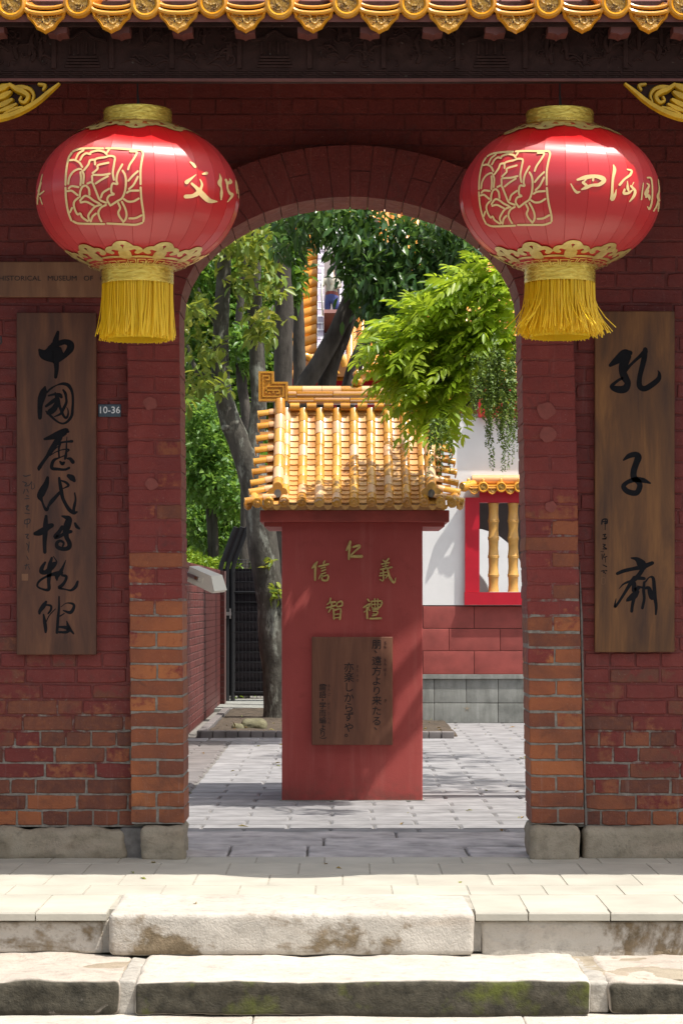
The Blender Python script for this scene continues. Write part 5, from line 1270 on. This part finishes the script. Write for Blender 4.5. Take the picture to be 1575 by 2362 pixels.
for k in range(24):                                          # tile rows right of the ridge
    u = 808+k*27; m = MB(); m.tube([tp(u, 0, .03), tp(u, 4.2, .03)], .055, 8); build(m, 'tile_row', M_glaze_far, troof, 60)
for k in range(24):                                          # verge tiles left of the ridge, stacked up the slope
    s = .05+k*.17; a, b = tp(732, s+.05, .06), tp(674, s-.02, -.03); m = MB(); m.tube([b, (a+b)/2, a], [.078, .08, .074], 12); build(m, 'verge_tile', M_glaze_far, troof, 50)
    m = MB(); a, b = tp(732, s+.13, .0), tp(684, s+.07, -.07); m.tube([b, a], .03, 6); build(m, 'verge_pan', M_redwood, troof)
M_mosaic = None
g = G('mosaic_tile'); P = g.pos(); br = g.n('ShaderNodeTexBrick'); br.inputs['Scale'].default_value = 1; br.inputs['Color1'].default_value = (.33,.28,.36,1); br.inputs['Color2'].default_value = (.42,.38,.45,1); br.inputs['Mortar'].default_value = (.75,.74,.74,1)
br.inputs['Brick Width'].default_value = .12; br.inputs['Row Height'].default_value = .10; br.inputs['Mortar Size'].default_value = .008
mp = g.n('ShaderNodeMapping'); mp.inputs['Rotation'].default_value = (R(90), 0, 0); g.l(P, mp.inputs[0]); g.l(mp.outputs[0], br.inputs['Vector']); M_mosaic = g.fin(br.outputs[0], .35)
def slab(u0, u1, s0, s1, l0, l1, name, mat, par):
    m = MB(); q = [tp(u, s, l) for l in (l1, l0) for s in (s0, s1) for u in (u0, u1)]
    m.add(q, [(0,1,3,2), (4,6,7,5), (0,2,6,4), (1,5,7,3), (0,4,5,1), (2,3,7,6)]); return build(m, name, mat, par)
rg = slab(746, 782, .2, 4.1, 0, .12, 'ridge_spine', M_shadowwall, tem)
slab(731, 746, .12, 4.1, 0, .26, 'mosaic_strip', M_mosaic, rg); slab(782, 797, .12, 4.1, 0, .26, 'mosaic_strip', M_mosaic, rg)
for k in range(30):
    for u in (731, 782): slab(u+.8, u+14.2, .15+k*.132, .15+k*.132+.118, .255, .268, 'mosaic_tile', M_mosaic, rg)
slab(755, 771, .34, .58, .12, .16, 'amber_panel', M_glaze_far, rg); slab(747, 781, .66, .72, .1, .5, 'figure_ledge', M_redwood, rg)
slab(774, 782, 1.9, 3.4, .12, .2, 'white_strip', M_white, rg); slab(700, 800, -.02, .12, .02, .3, 'ridge_foot', M_glaze_peach, rg)
for u in (703, 742, 774, 932):
    c = tp(u, -.05, .25); m = MB(); m.tube([c+Vector((.12*math.cos(a)*(1-.1*a), -.02*a, .16*math.sin(a)*(1-.1*a))) for a in np.linspace(0, 5.2, 16)], .045, 8); build(m, 'scroll_ornament', M_glaze, tem, 60)
for k in range(18):
    c = tp(815+k*27, -.02, .03); m = MB(); m.lathe([(.001, 0), (.06, .0), (.065, .03)], (0, 0, 0), 12, False); m.xform(Matrix.Translation(c) @ Matrix.Rotation(R(90), 4, 'X')); build(m, 'tile_end', M_glaze, troof, True)
# little ceramic old man with a staff on the ridge ledge: one skinned body
fb0 = tp(764, .72, .36); fig = thing('ceramic_figurine', fb0, 'glazed ceramic old man figurine with staff on the far temple ridge', 'figurine')
sk = bpy.data.meshes.new('body'); H_ = .72
jn = [(0,0,.40,.085),(0,-.01,.52,.10),(0,-.02,.64,.09),(0,-.03,.74,.045),(0,-.05,.82,.065),(0,-.05,.89,.055), (-.06,0,.30,.075),(-.07,0,.15,.06),(-.07,-.02,.03,.045),(-.07,-.08,.015,.035), (.07,-.02,.28,.085),(.09,-.03,.14,.075),(.09,-.02,.03,.05),(.09,-.08,.015,.035),
      (-.12,-.02,.66,.05),(-.17,-.07,.55,.04),(-.16,-.14,.58,.03), (.12,-.02,.66,.05),(.16,-.07,.54,.045),(.05,-.14,.52,.035)]
ed = [(0,1),(1,2),(2,3),(3,4),(4,5),(0,6),(6,7),(7,8),(8,9),(0,10),(10,11),(11,12),(12,13),(2,14),(14,15),(15,16),(2,17),(17,18),(18,19)]
sk.from_pydata([(x*H_, y*H_, z*H_) for x, y, z, r_ in jn], ed, []); sk.update()
fo = link(sk, 'body', fig, fb0); md = fo.modifiers.new('skin', 'SKIN')
for i, j in enumerate(jn): sk.skin_vertices[0].data[i].radius = (j[3]*H_, j[3]*H_)
sk.skin_vertices[0].data[0].use_root = True
fo.modifiers.new('smooth', 'SUBSURF').levels = 2; fo.modifiers['smooth'].render_levels = 2
g = G('figurine_glaze'); zc_ = g.xyz(g.obj())[2]
sk.materials.append(g.fin(g.ramp(g.math('ADD', g.math('DIVIDE', zc_, .70), g.math('MULTIPLY', g.noise(9, 2, .5, g.obj()), .12)), [(.0, (.05,.06,.20)), (.30, (.06,.08,.25)), (.46, (.20,.04,.03)), (.52, (.36,.34,.27)), (.72, (.45,.42,.34)), (.80, (.42,.33,.24))], 'CONSTANT'), .4))
m = MB(); m.tube([fb0+Vector((-.155*H_, -.15*H_, 0)), fb0+Vector((-.175*H_, -.145*H_, .4*H_)), fb0+Vector((-.16*H_, -.14*H_, .78*H_))], .012, 6); build(m, 'staff', M_lampw, fig, True)
m = MB(); c = fb0+Vector((0, -.085*H_, .755*H_)); m.tube([c+Vector((0,-.02,.03)), c+Vector((0,-.035,-.05)), c+Vector((0,-.03,-.14))], [.028, .03, .006], 8); build(m, 'beard', M_lampw, fig, True)
# ================================================================ TREES AND PLANTS
RG = np.random.default_rng(11)
def nrm(a): return a/np.maximum(np.linalg.norm(a, axis=-1, keepdims=True), 1e-9)
def leaf_mesh(name, mat, base, axis, normal, length, width, detailed=False, fold=.25, curl=.15, tint=None):
    """many small folded leaves in one mesh"""
    N = len(base); axis = nrm(axis); side = nrm(np.cross(axis, normal)); up = nrm(np.cross(side, axis))
    L = np.broadcast_to(np.asarray(length, float), (N,))[:, None]; Wd_ = np.broadcast_to(np.asarray(width, float), (N,))[:, None]*.5
    if tint is None: tint = RG.random(N)
    if detailed:
        def P(t, w, u): return base + axis*L*t + side*Wd_*w + up*(Wd_*fold*abs(w)*2 - L*curl*t*t*u)
        V = np.stack([P(0,0,1), P(.30,.85,1), P(.68,.85,1), P(1,0,1), P(.68,-.85,1), P(.30,-.85,1), P(.30,0,1), P(.68,0,1)], 1)
        F = np.array([[0,1,6],[1,2,7],[1,7,6],[2,3,7],[0,6,5],[6,7,4],[6,4,5],[7,3,4]])
    else:
        V = np.stack([base, base+axis*L*.45+side*Wd_+up*Wd_*fold*2, base+axis*L-up*L*curl, base+axis*L*.45-side*Wd_+up*Wd_*fold*2], 1)
        F = np.array([[0,1,2],[0,2,3]])
    nv = V.shape[1]; verts = V.reshape(-1, 3); faces = (F[None] + (np.arange(N)*nv)[:, None, None]).reshape(-1, 3)
    me = bpy.data.meshes.new(name); me.vertices.add(len(verts)); me.vertices.foreach_set('co', verts.ravel().astype(np.float32))
    me.loops.add(faces.size); me.loops.foreach_set('vertex_index', faces.ravel().astype(np.int32))
    me.polygons.add(len(faces)); me.polygons.foreach_set('loop_start', (np.arange(len(faces))*3).astype(np.int32)); me.polygons.foreach_set('loop_total', np.full(len(faces), 3, np.int32))
    me.update(calc_edges=True); me.validate()
    at = me.attributes.new('tint', 'FLOAT', 'POINT'); at.data.foreach_set('value', np.repeat(tint, nv).astype(np.float32))
    me.materials.append(mat); return me
def blob_points(blobs, n, shell=.6):
    wts = np.array([b[3] if len(b) > 3 else np.prod(b[1])**(2/3) for b in blobs], float); wts /= wts.sum()
    ids = RG.choice(len(blobs), n, p=wts); d = nrm(RG.normal(size=(n, 3))); r = RG.random(n)**(1/(3*(1+shell)))
    C = np.array([list(blobs[i][0]) for i in ids]); Rr = np.array([list(blobs[i][1]) for i in ids])
    nz = np.array([mnoise.noise(Vector(C[i] + d[i]*1.7)) for i in range(n)])
    return C + d*Rr*(r*(1+.25*nz))[:, None], d, ids
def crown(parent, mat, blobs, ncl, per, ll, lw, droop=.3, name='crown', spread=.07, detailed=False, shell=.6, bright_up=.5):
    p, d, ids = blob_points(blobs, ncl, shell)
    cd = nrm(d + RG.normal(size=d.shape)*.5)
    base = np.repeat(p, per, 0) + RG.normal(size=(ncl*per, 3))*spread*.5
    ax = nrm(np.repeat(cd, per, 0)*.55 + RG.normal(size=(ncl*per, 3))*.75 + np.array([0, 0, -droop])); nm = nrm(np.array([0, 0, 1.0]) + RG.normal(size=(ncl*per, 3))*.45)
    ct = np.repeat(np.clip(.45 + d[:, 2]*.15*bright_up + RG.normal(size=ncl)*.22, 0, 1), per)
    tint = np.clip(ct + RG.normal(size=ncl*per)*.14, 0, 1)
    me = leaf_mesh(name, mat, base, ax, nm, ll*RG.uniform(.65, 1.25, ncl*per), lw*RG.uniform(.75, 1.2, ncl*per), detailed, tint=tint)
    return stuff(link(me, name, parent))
def px_blob(u, v, ru, rv, y, ry, wt=None):
    c = Wd(u, v, y); s = K/ppm(y); b = [tuple(c), (ru*s, ry, rv*s)]
    if wt: b.append(wt)
    return b
def limb(m, pts, n=10, wob=.02):            # pts of (x, y, z, radius), smoothed
    q = smooth_path(pts, 6); m.tube([Vector((p[0]+wob*p[3]*8*mnoise.noise(Vector((p[2]*2.1, p[0], 1))), p[1], p[2])) for p in q], [max(.002, p[3]*(1+.12*mnoise.noise(Vector(p[:3])*5))) for p in q], n)
def plimb(m, y, pts, n=10, dy=0.0):         # pts of (u, v, width px) in display pixels at depth y
    limb(m, [(*(lambda c: (c.x, c.y+dy*i, c.z))(Wd(p[0], p[1], y)), p[2]*.5*K/ppm(y)) for i, p in enumerate(pts)], n)
def tree(name, base, label, cat='tree', group=None): return thing(name, base, label, cat, group)
GRP = 'trees round the courtyard'

# lichened tree standing in the bed
tA = tree('lichened_tree', (-.66, 12.0, 0), 'tree with leaning lichened grey trunk forking beside the monument roof', group=GRP)
m = MB(); yA = 12.0
limb(m, [(-.60, 12.03, -.05, .26), (-.605, 12.02, .06, .17)] + [(*Wd(u, v, yA), w*.5*K/ppm(yA)) for u, v, w in ((633, 1560, 62), (627, 1450, 62), (613, 1320, 66), (600, 1200, 70), (583, 1100, 66), (556, 1020, 58), (528, 965, 48), (508, 890, 42), (506, 780, 38), (513, 640, 34), (521, 480, 30), (530, 330, 24))], 16)
plimb(m, yA, [(572, 1060, 44), (590, 980, 38), (592, 850, 36), (585, 700, 33), (582, 560, 31), (578, 400, 26)], 12)
plimb(m, yA-.05, [(505, 905, 30), (470, 870, 18), (448, 845, 12), (430, 790, 6)], 8); plimb(m, yA, [(508, 760, 16), (480, 720, 9), (455, 660, 5)], 7); plimb(m, yA, [(590, 800, 14), (612, 740, 8), (628, 700, 4)], 7); plimb(m, yA, [(515, 600, 14), (560, 560, 8), (600, 530, 4)], 7)
tu = Wd(518, 985, yA-.10); m.lathe([(.001, .05), (.03, .04), (.045, .01), (.03, -.01), (.02, -.008)], tu, 12, False)
build(m, 'trunk', M_bark, tA, True)
crown(tA, L_yellow, [px_blob(*q, yA-.4, .4) for q in ((600,745,32,34),(560,560,55,26),(605,575,36,50),(470,800,36,46),(448,870,34,26),(515,912,26,14),(448,720,32,40),(560,640,36,40),(620,660,24,30),(430,920,14,20),(500,560,40,30))], 130, 7, .115, .055, .55, spread=.10, detailed=True)
crown(tA, L_yellow, [px_blob(*q, yA-.2, .1) for q in ((635,1290,12,12),(640,1365,10,8),(608,1300,6,8))], 8, 6, .10, .045, .2, 'trunk_shoot', .05, True)
crown(tA, L_mid, [[(-1.2, 12.3, 5.9), (1.2, .7, .5)]], 260, 8, .13, .055, .4, 'upper_crown', .15)

# evergreen with dark glossy leaves, slanting trunks
tB = tree('evergreen_tree', (-.35, 8.58, 0), 'dark glossy leaved tree with slanting trunks behind the monument', group=GRP)
m = MB(); yB = 8.58
plimb(m, yB, [(690, 1500, 70), (680, 1200, 62), (678, 1000, 56), (690, 905, 44), (735, 830, 40), (772, 760, 38), (800, 690, 34), (822, 610, 28), (860, 500, 20)], 14)
plimb(m, yB+.15, [(700, 1300, 50), (735, 1000, 46), (755, 860, 40), (790, 770, 30), (815, 680, 26), (818, 560, 20)], 12)
plimb(m, yB+.3, [(760, 1100, 50), (800, 900, 40), (832, 800, 32), (880, 700, 24), (940, 610, 14)], 10)
plimb(m, yB-.1, [(818, 600, 10), (900, 560, 7), (980, 540, 4)], 6)
build(m, 'trunk', M_bark2, tB, True)
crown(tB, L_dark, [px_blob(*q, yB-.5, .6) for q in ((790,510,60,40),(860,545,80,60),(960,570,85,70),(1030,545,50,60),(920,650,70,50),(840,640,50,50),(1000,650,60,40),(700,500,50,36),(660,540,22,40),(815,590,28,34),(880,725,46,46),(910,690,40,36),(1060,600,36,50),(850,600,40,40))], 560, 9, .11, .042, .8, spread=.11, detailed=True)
crown(tB, L_dark, [[(-.1, 8.8, 5.3), (1.0, .6, .4)]], 160, 9, .11, .045, .5, 'upper_crown', .12)

# slim trunks between
for i, (lab, yy, pts, bl) in enumerate((
  ('pale slim straight trunk rising behind the monument ridge end', 13.9, [(652, 1500, 50), (650, 1000, 46), (650, 880, 44), (652, 720, 42), (648, 600, 40), (642, 470, 38), (640, 300, 32)], ((640,400,60,50),(600,470,50,40))),
  ('thin dark trunk close behind the pale slim trunk', 14.7, [(690, 1450, 34), (688, 900, 30), (686, 760, 27), (682, 640, 25), (690, 540, 22), (700, 440, 18)], ((700,470,60,30),(660,620,26,60))),
  ('crooked thin trunk among leaves beside the fork', 17.4, [(560, 1400, 26), (566, 1000, 24), (555, 880, 24), (548, 760, 20), (556, 640, 16), (560, 480, 12)], ((545,500,50,40),(560,800,30,50))))):
    b = Wd(pts[0][0], pts[0][1], yy); t = tree('slim_tree', (b.x, yy, 0), lab, group=GRP); m = MB()
    plimb(m, yy, [(pts[0][0], 1700, pts[0][2]*1.2)] + pts, 10); build(m, 'trunk', M_bark2, t, True)
    crown(t, L_mid, [px_blob(*q, yy-.1, .4) for q in bl], 170, 8, .14, .055, .5, spread=.12)
# fresh green pinnate tree leaning in from the right, with hanging catkins
tP = tree('pinnate_tree', (2.25, 3.05, 0), 'bright green feathery leaved tree with hanging catkins over the monument roof', group=GRP)
m = MB()
def lp(q): return [(a, b+1.3, c, d) for a, b, c, d in q]
limb(m, lp([(2.25, 1.75, -.05, .16), (2.22, 1.72, .8, .12), (2.1, 1.6, 1.8, .105), (1.9, 1.45, 2.6, .09), (1.65, 1.3, 3.3, .07), (1.4, 1.1, 4.0, .05), (1.2, 1.0, 4.6, .025)]), 12)
for q in ([(1.95,1.5,2.5,.05),(1.5,1.35,2.85,.035),(1.0,1.15,2.9,.02),(.6,1.1,2.75,.01),(.3,1.05,2.62,.004)], [(1.5,1.35,2.85,.025),(1.05,1.1,2.62,.016),(.7,1.0,2.45,.009),(.42,.98,2.28,.004)], [(1.7,1.35,3.2,.04),(1.1,1.1,3.1,.022),(.7,1.0,3.0,.01)], [(1.65,1.3,3.3,.04),(.9,1.0,3.9,.022),(.3,.9,4.2,.01)], [(1.95,1.5,2.5,.03),(1.2,1.2,2.6,.016),(.9,1.05,2.45,.008),(.65,.98,2.2,.004)], [(1.4,1.1,4.0,.03),(.8,.7,4.3,.015),(.3,.5,4.5,.006)]): limb(m, lp(q), 7)
build(m, 'trunk', M_bark2, tP, True)
def fronds(parent, mat, blobs, n, rl, name, pairs=7, lean=(-.6, -.25, -.02), detailed=True, ll=.072, lw=.025):
    p, d, ids = blob_points(blobs, n, .3)
    dirn = nrm(np.array(lean) + RG.normal(size=(n, 3))*np.array([.55, .45, .38])); droop = RG.uniform(.1, .6, n)
    side = nrm(np.cross(dirn, np.array([0, 0, 1.0]) + RG.normal(size=(n, 3))*.25)); up = nrm(np.cross(side, dirn))
    rl_ = rl*RG.uniform(.65, 1.2, n); B = []; A = []; Nn = []; Lg = []; Tn = []; ft = np.clip(.5+RG.normal(size=n)*.25, 0, 1)
    def pt(t): return p + dirn*(rl_*t)[:, None] - np.array([0, 0, 1.0])*(rl_*droop*t*t)[:, None]
    for k in range(pairs):
        t = (k+.8)/pairs; c = pt(t); tang = nrm(pt(t+.05)-c)
        for sgn in (-1, 1):
            B.append(c); A.append(nrm(tang*.62 + side*sgn*.85 - up*RG.uniform(.0, .35, n)[:, None] + RG.normal(size=(n, 3))*.10)); Nn.append(nrm(up + RG.normal(size=(n, 3))*.25)); Lg.append(ll*(.75+.45*math.sin(math.pi*(k+.5)/pairs))*RG.uniform(.85, 1.15, n)); Tn.append(np.clip(ft+RG.normal(size=n)*.12, 0, 1))
    c = pt(1.0); B.append(c); A.append(nrm(c-pt(.9))); Nn.append(up); Lg.append(np.full(n, ll)); Tn.append(ft)
    me = leaf_mesh(name, mat, np.concatenate(B), np.concatenate(A), np.concatenate(Nn), np.concatenate(Lg), np.concatenate(Lg)*(lw/ll), detailed, .2, .1, np.concatenate(Tn))
    return stuff(link(me, name, parent))
vis = [(1120,645,70,40),(1040,690,80,46),(960,745,60,34),(1000,800,80,44),(1100,770,80,64),(1165,730,30,90),(990,865,52,30),(1030,915,20,24),(935,850,28,20),(1150,630,40,36),(1075,855,60,36),(1160,820,30,42),(1045,890,40,28),(915,785,22,12),(1005,955,16,24),(1010,930,22,20)]
fronds(tP, L_bright, [px_blob(*q, 2.42, .22) for q in vis], 400, .21, 'crown')
fronds(tP, L_bright, [px_blob(*q, 2.75, .25) for q in vis[:7]], 85, .20, 'inner_crown')
fronds(tP, L_bright, [[(2.3, 3.3, 4.2), (.7, .8, .5)], [(1.9, 4.0, 3.8), (.5, .7, .4)], [(2.2, 5.6, 4.8), (.9, 1.2, .4)], [(1.6, 1.9, 4.6), (.3, .3, .2)]], 330, .22, 'upper_crown', detailed=False)
m_b, m_a, m_n, m_l = [], [], [], []
for k in range(48):
    u = RG.uniform(1085, 1186); y = RG.uniform(1.6, 1.95); v0 = RG.uniform(790, 900); v1 = RG.uniform(930, 1085) if u > 1110 else RG.uniform(880, 975)
    if k % 9 == 0: u = RG.uniform(990, 1050); v0, v1 = 960, RG.uniform(1040, 1100)
    a, b = np.array(Wd(u, v0, y)), np.array(Wd(u+RG.normal()*8, v1, y)); n = int(np.linalg.norm(a-b)/.0038)
    t = np.linspace(0, 1, n)[:, None]; ph = RG.uniform(0, 6)
    c = a+(b-a)*t + np.stack([.006*np.sin(t[:, 0]*7+ph), .005*np.cos(t[:, 0]*6+ph), 0*t[:, 0]], 1)
    dd = nrm(RG.normal(size=(n, 3))*np.array([1, 1, .2])); m_b.append(c); m_a.append(nrm(dd+np.array([0, 0, -.55]))); m_n.append(nrm(RG.normal(size=(n, 3)))); m_l.append(.025*(1.1-.6*t[:, 0])*RG.uniform(.8, 1.2, n))
me = leaf_mesh('catkins', L_catkin, np.concatenate(m_b), np.concatenate(m_a), np.concatenate(m_n), np.concatenate(m_l), np.concatenate(m_l)*.6); stuff(link(me, 'catkins', tP))

# background greenery on the left
def bush(name, label, y, blobs, ncl, mat, ll, lw, cat='shrub', ry=.8, per=9):
    b = Wd(blobs[0][0], blobs[0][1], y); t = tree(name, (b.x, y, 0), label, cat, GRP); m = MB()
    limb(m, [(b.x, y, -.05, .07), (b.x+.05, y, b.z*.5, .05), (b.x, y, b.z, .03)], 8)
    for q in blobs: c = Wd(q[0], q[1], y); limb(m, [(b.x, y, b.z*.5, .03), ((b.x+c.x)/2, y, (b.z*.6+c.z*.4), .022), (c.x, y, c.z, .008)], 6)
    build(m, 'trunk', M_bark2, t, True); crown(t, mat, [px_blob(*q, y, ry) for q in blobs], ncl, per, ll, lw, .3, spread=.12); return t
bush('leafy_shrub', 'light green round leafed shrub between the brick pier and lichened trunk', 18.9, [(485,1010,60,70),(450,1080,45,60),(520,1110,55,70),(470,960,40,50)], 760, L_shrub, .10, .055)
bush('leafy_shrub', 'deep green shrub standing behind the low red brick wall', 21.1, [(490,1200,80,60),(450,1150,50,60),(560,1170,60,60),(530,1240,60,40)], 760, L_shrub, .10, .055)
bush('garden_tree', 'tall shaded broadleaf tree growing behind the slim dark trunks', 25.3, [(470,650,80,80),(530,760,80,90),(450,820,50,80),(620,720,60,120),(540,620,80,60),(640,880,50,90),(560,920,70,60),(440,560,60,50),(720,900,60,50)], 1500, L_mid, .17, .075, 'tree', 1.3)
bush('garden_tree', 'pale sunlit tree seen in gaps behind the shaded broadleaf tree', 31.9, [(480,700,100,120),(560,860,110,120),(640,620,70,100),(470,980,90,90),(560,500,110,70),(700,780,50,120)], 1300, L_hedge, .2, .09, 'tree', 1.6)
h = thing('clipped_hedge', (-2.0, 18.3, 0), 'bright sunlit clipped hedge above the low red brick wall', 'hedge')
build(MB().tube([(-2.0, 18.5, 0), (-2.0, 18.5, 1.2)], .05, 8), 'stem', M_bark2, h)
n = 8000; p = np.stack([RG.uniform(-3.0, -.75, n), RG.uniform(17.4, 19.8, n), 1.68-np.abs(RG.normal(0, .10, n))], 1); p[:, 2] += .05*np.sin(p[:, 0]*9)
n2 = 2200; q = np.stack([RG.uniform(-3.0, -.75, n2), RG.uniform(17.25, 17.5, n2), RG.uniform(0, 1.65, n2)], 1); p = np.concatenate([p, q])
stuff(link(leaf_mesh('foliage', L_hedge, p, nrm(RG.normal(size=p.shape)+np.array([0, -.3, .4])), nrm(np.array([0, 0, 1.])+RG.normal(size=p.shape)*.5), .075*RG.uniform(.7, 1.2, len(p)), .038), 'foliage', h))
# far wood closing the view
n = 16000; p = np.stack([RG.uniform(-14, 10, n), RG.uniform(40, 48, n), RG.uniform(0, 1, n)], 1)
hgt = 6.5+1.6*np.sin(p[:, 0]*.7)+1.0*np.sin(p[:, 0]*1.9+1); hgt = np.where((p[:, 0] > -1.2) & (p[:, 0] < 4), hgt*.75, hgt); p[:, 2] = hgt*p[:, 2]**.6
fw = link(leaf_mesh('far_wood', L_mid, p, nrm(RG.normal(size=p.shape)), nrm(np.array([0, -.3, 1.])+RG.normal(size=p.shape)*.5), .55*RG.uniform(.6, 1.2, n), .32), 'far_wood'); tag(fw, 'distant wood closing the view behind the garden', 'trees', None, 'stuff')
# fallen leaves
n = 46; xs_ = RG.uniform(-1.1, 1.6, n); ys_ = RG.uniform(1.2, 11.0, n); p = np.stack([xs_, ys_, np.full(n, .006)], 1)
p2 = np.stack([RG.uniform(-1.1, .8, 60), RG.uniform(9.4, 12.0, 60), np.full(60, .05)], 1); p3 = np.stack([RG.uniform(-1.2, 1.2, 7), RG.uniform(-1.8, -.2, 7), np.full(7, .004)], 1); p = np.concatenate([p, p2, p3])
lv = link(leaf_mesh('fallen_leaves', L_fallen, p, nrm(RG.normal(size=p.shape)*np.array([1, 1, .1])), nrm(np.array([0, 0, 1.])+RG.normal(size=p.shape)*.2), .055*RG.uniform(.5, 1.2, len(p)), .016), 'fallen_leaves'); tag(lv, 'dry leaves scattered over the courtyard pavers', 'leaves', None, 'stuff')
